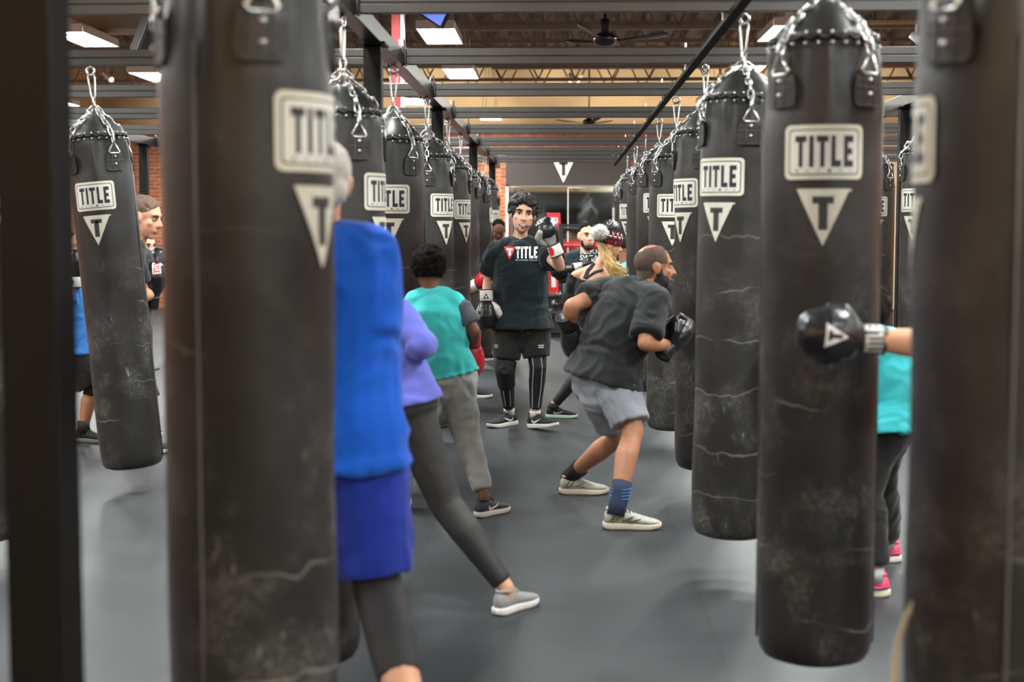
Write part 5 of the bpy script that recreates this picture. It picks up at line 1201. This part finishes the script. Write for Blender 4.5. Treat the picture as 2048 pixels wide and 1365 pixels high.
pg = simple_far('person in light turquoise tee bent beyond the knitted hat', (1249, 497), 14.6, (.5, .85, 0), .96, S_tan, cloth('pale_turquoise_jersey', '6fc0b8'), C_black, H_dark)
for sd in 'LR': glove(pg, sd, (.3, .9, .3), (0, -.3, 1), M_blackl, M_blackl, M_blackl, 1)
ps = simple_far('person hidden behind left bags, only a red glove and sneaker toe showing', (908, 480), 12.9, (.95, -.2, 0), 1.0, S_fair, C_black, C_black, H_dark, None, dict(R=dict(heel=(922, 796), dir=(1, -.15), L=.29)))
glove(ps, 'R', (.75, -.25, .4), (.2, -.8, .4), M_redl, M_redl, M_whitel, 1.1); glove(ps, 'L', (.6, -.1, .5), (.2, -.6, .6), M_redl, M_redl, M_whitel, 1.05)

# ------------------------------------------------------------------ the boxing ring and the odds in front of it
rg = empty('boxing_ring', (0, 21.0, 0), 'raised boxing ring with red ropes at the end of the aisle', 'boxing ring', None)
bm = bmesh.new(); box(bm, (-.6, 0, .02), (4.8, 5.2, .55), bev=.01); new_obj('platform', bm_mesh(bm, 'platform', False), mat('dark_apron', '1a1918', .7), rg)
bm = bmesh.new(); box(bm, (-.62, -.02, .55), (4.82, 5.22, .6), bev=.01); new_obj('canvas', bm_mesh(bm, 'canvas', False), mat('brown_grey_canvas', '5a514a', .8), rg)
px0 = P(1107, 500, 21.3).x
for nm, (x, y) in (('corner_post', (px0, .3)), ('corner_post', (4.5, .3)), ('corner_post', (px0, 4.9)), ('corner_post', (4.5, 4.9))):
    bm = bmesh.new(); tube(bm, [(V((x, y, .55)), .05), (V((x, y, 1.78)), .05)], 14, 'flat'); c = new_obj(nm, bm_mesh(bm, nm), M_dark, rg)
    bm = bmesh.new(); box(bm, (x - .1, y - .09, .52), (x + .1, y + .02, .78), bev=.015); box(bm, (x - .1, y - .09, 1.5), (x + .1, y + .02, 1.79), bev=.015); box(bm, (x - .085, y - .07, .76), (x - .03, y, 1.52)); box(bm, (x + .05, y - .07, .76), (x + .085, y, 1.52))
    new_obj('red_pad', bm_mesh(bm, 'red_pad', False), mat('red_pad_vinyl', 'd0222c', .4), c)
    bm = bmesh.new(); box(bm, (x - .03, y - .1, .68), (x + .04, y - .05, 1.52), bev=.008); new_obj('white_strip', bm_mesh(bm, 'white_strip', False), mat('white_vinyl', 'dedede', .45), c)
    if nm and y < 1 and x < 1:
        S = [(rrect(-.065, -.04, .065, .04, .01), 0, 0)] + [(q, 1, .001) for q in block_text('TITLE', -.05, -.012, .07, .03)] + [(rect(.028, -.025, .045, .028), 1, .001)]
        b2 = flat_bm(S, .2)
        for v in b2.verts: v.co = V((x + v.co.x, y - .093 - v.co.z, 1.68 + v.co.y))
        new_obj('pad_label', bm_mesh(b2, 'pad_label', False), [M_white, M_ink], c)
for i, z in enumerate((.85, 1.08, 1.3, 1.55)):
    for a, b in (((px0, .3), (4.5, .3)), ((px0, .3), (px0, 4.9)), ((4.5, .3), (4.5, 4.9)), ((px0, 4.9), (4.5, 4.9))):
        bm = bmesh.new(); tube(bm, [(V((a[0], a[1], z)), .024), (V(((a[0] + b[0]) / 2, (a[1] + b[1]) / 2, z - .015)), .024), (V((b[0], b[1], z)), .024)], 8, 'flat'); new_obj('rope', bm_mesh(bm, 'rope'), mat('red_rope', 'c02028', .5) if i < 3 else mat('black_rope', '1c1a18', .6), rg)
fr = empty('steel_frame', (P(1122, 500, 21).x, 20.75, 0), 'black upright frame with bars beside the red corner post', 'frame')
bm = bmesh.new(); box(bm, (-.035, 0, .0), (.035, .07, 1.62)); new_obj('upright', bm_mesh(bm, 'upright', False), M_dark, fr)
for z in (.95, 1.58):
    bm = bmesh.new(); box(bm, (-.0, .01, z), (1.0, .05, z + .04)); new_obj('bar', bm_mesh(bm, 'bar', False), M_dark, fr)
bm = bmesh.new(); box(bm, (.95, 0, 0), (1.02, .07, 1.62)); new_obj('upright', bm_mesh(bm, 'upright', False), M_dark, fr)
# long black padded bench with a heap of gloves
by_ = 20.2; xa, xb = P(1094, 640, by_).x, P(1163, 640, by_).x
be = empty('padded_bench', (xa, by_, 0), 'low black padded bench at the end of the aisle holding a heap of gloves', 'bench')
bm = bmesh.new(); box(bm, (0, 0, .26), (xb - xa + .5, .45, .40), bev=.05); new_obj('seat_pad', bm_mesh(bm, 'seat_pad', False), M_blackl, be)
bm = bmesh.new(); box(bm, (.03, .03, .06), (xb - xa + .47, .42, .27), bev=.01); new_obj('bench_body', bm_mesh(bm, 'bench_body', False), mat('dark_apron', '1a1918'), be)
bm = bmesh.new(); box(bm, (.06, .06, 0), (xb - xa + .44, .4, .06)); new_obj('plinth', bm_mesh(bm, 'plinth', False), M_dark, be)
gbm = bmesh.new()
tube(gbm, [(V((-.12, 0, .0)), .045), (V((-.03, 0, 0)), .043), (V((.0, 0, 0)), .055), (V((.07, 0, .01)), .066), (V((.12, 0, 0)), .056)], 14, ('flat', 'round')); GB = remesh(gbm, .008, 2); GB.materials.append(M_blackl)
tbm = bmesh.new(); tube(tbm, [(V((.01, .05, .01)), .022), (V((.06, .075, .015)), .026), (V((.1, .06, .02)), .02)], 10); GT = bm_mesh(tbm, 'thumb'); GT.materials.append(M_blackl)
rnd = random.Random(11); n = 0
for row, cnt, z in ((0, 5, .470), (1, 3, .585)):
    for i in range(cnt):
        x = xa + .12 + (i + .5 * row) * .185; g = new_obj('boxing_glove', GB, [], None, V((x, by_ + .2 + rnd.uniform(-.02, .02), z))); g.rotation_euler = (rnd.uniform(-.3, .3), rnd.uniform(-.05, .05), rnd.choice((1.57, -1.57, 1.3)))
        tag(g, ['black glove lying on the bench, %s from the left in the lower row' % w for w in ('first', 'second', 'third', 'fourth', 'fifth')][i] if not row else ['black glove on top of the heap, %s from the left' % w for w in ('first', 'second', 'third')][i], 'boxing glove', 'black gloves heaped on the bench')
        t_ = new_obj('thumb', GT, [], g)
# strip of tape by the near right bag
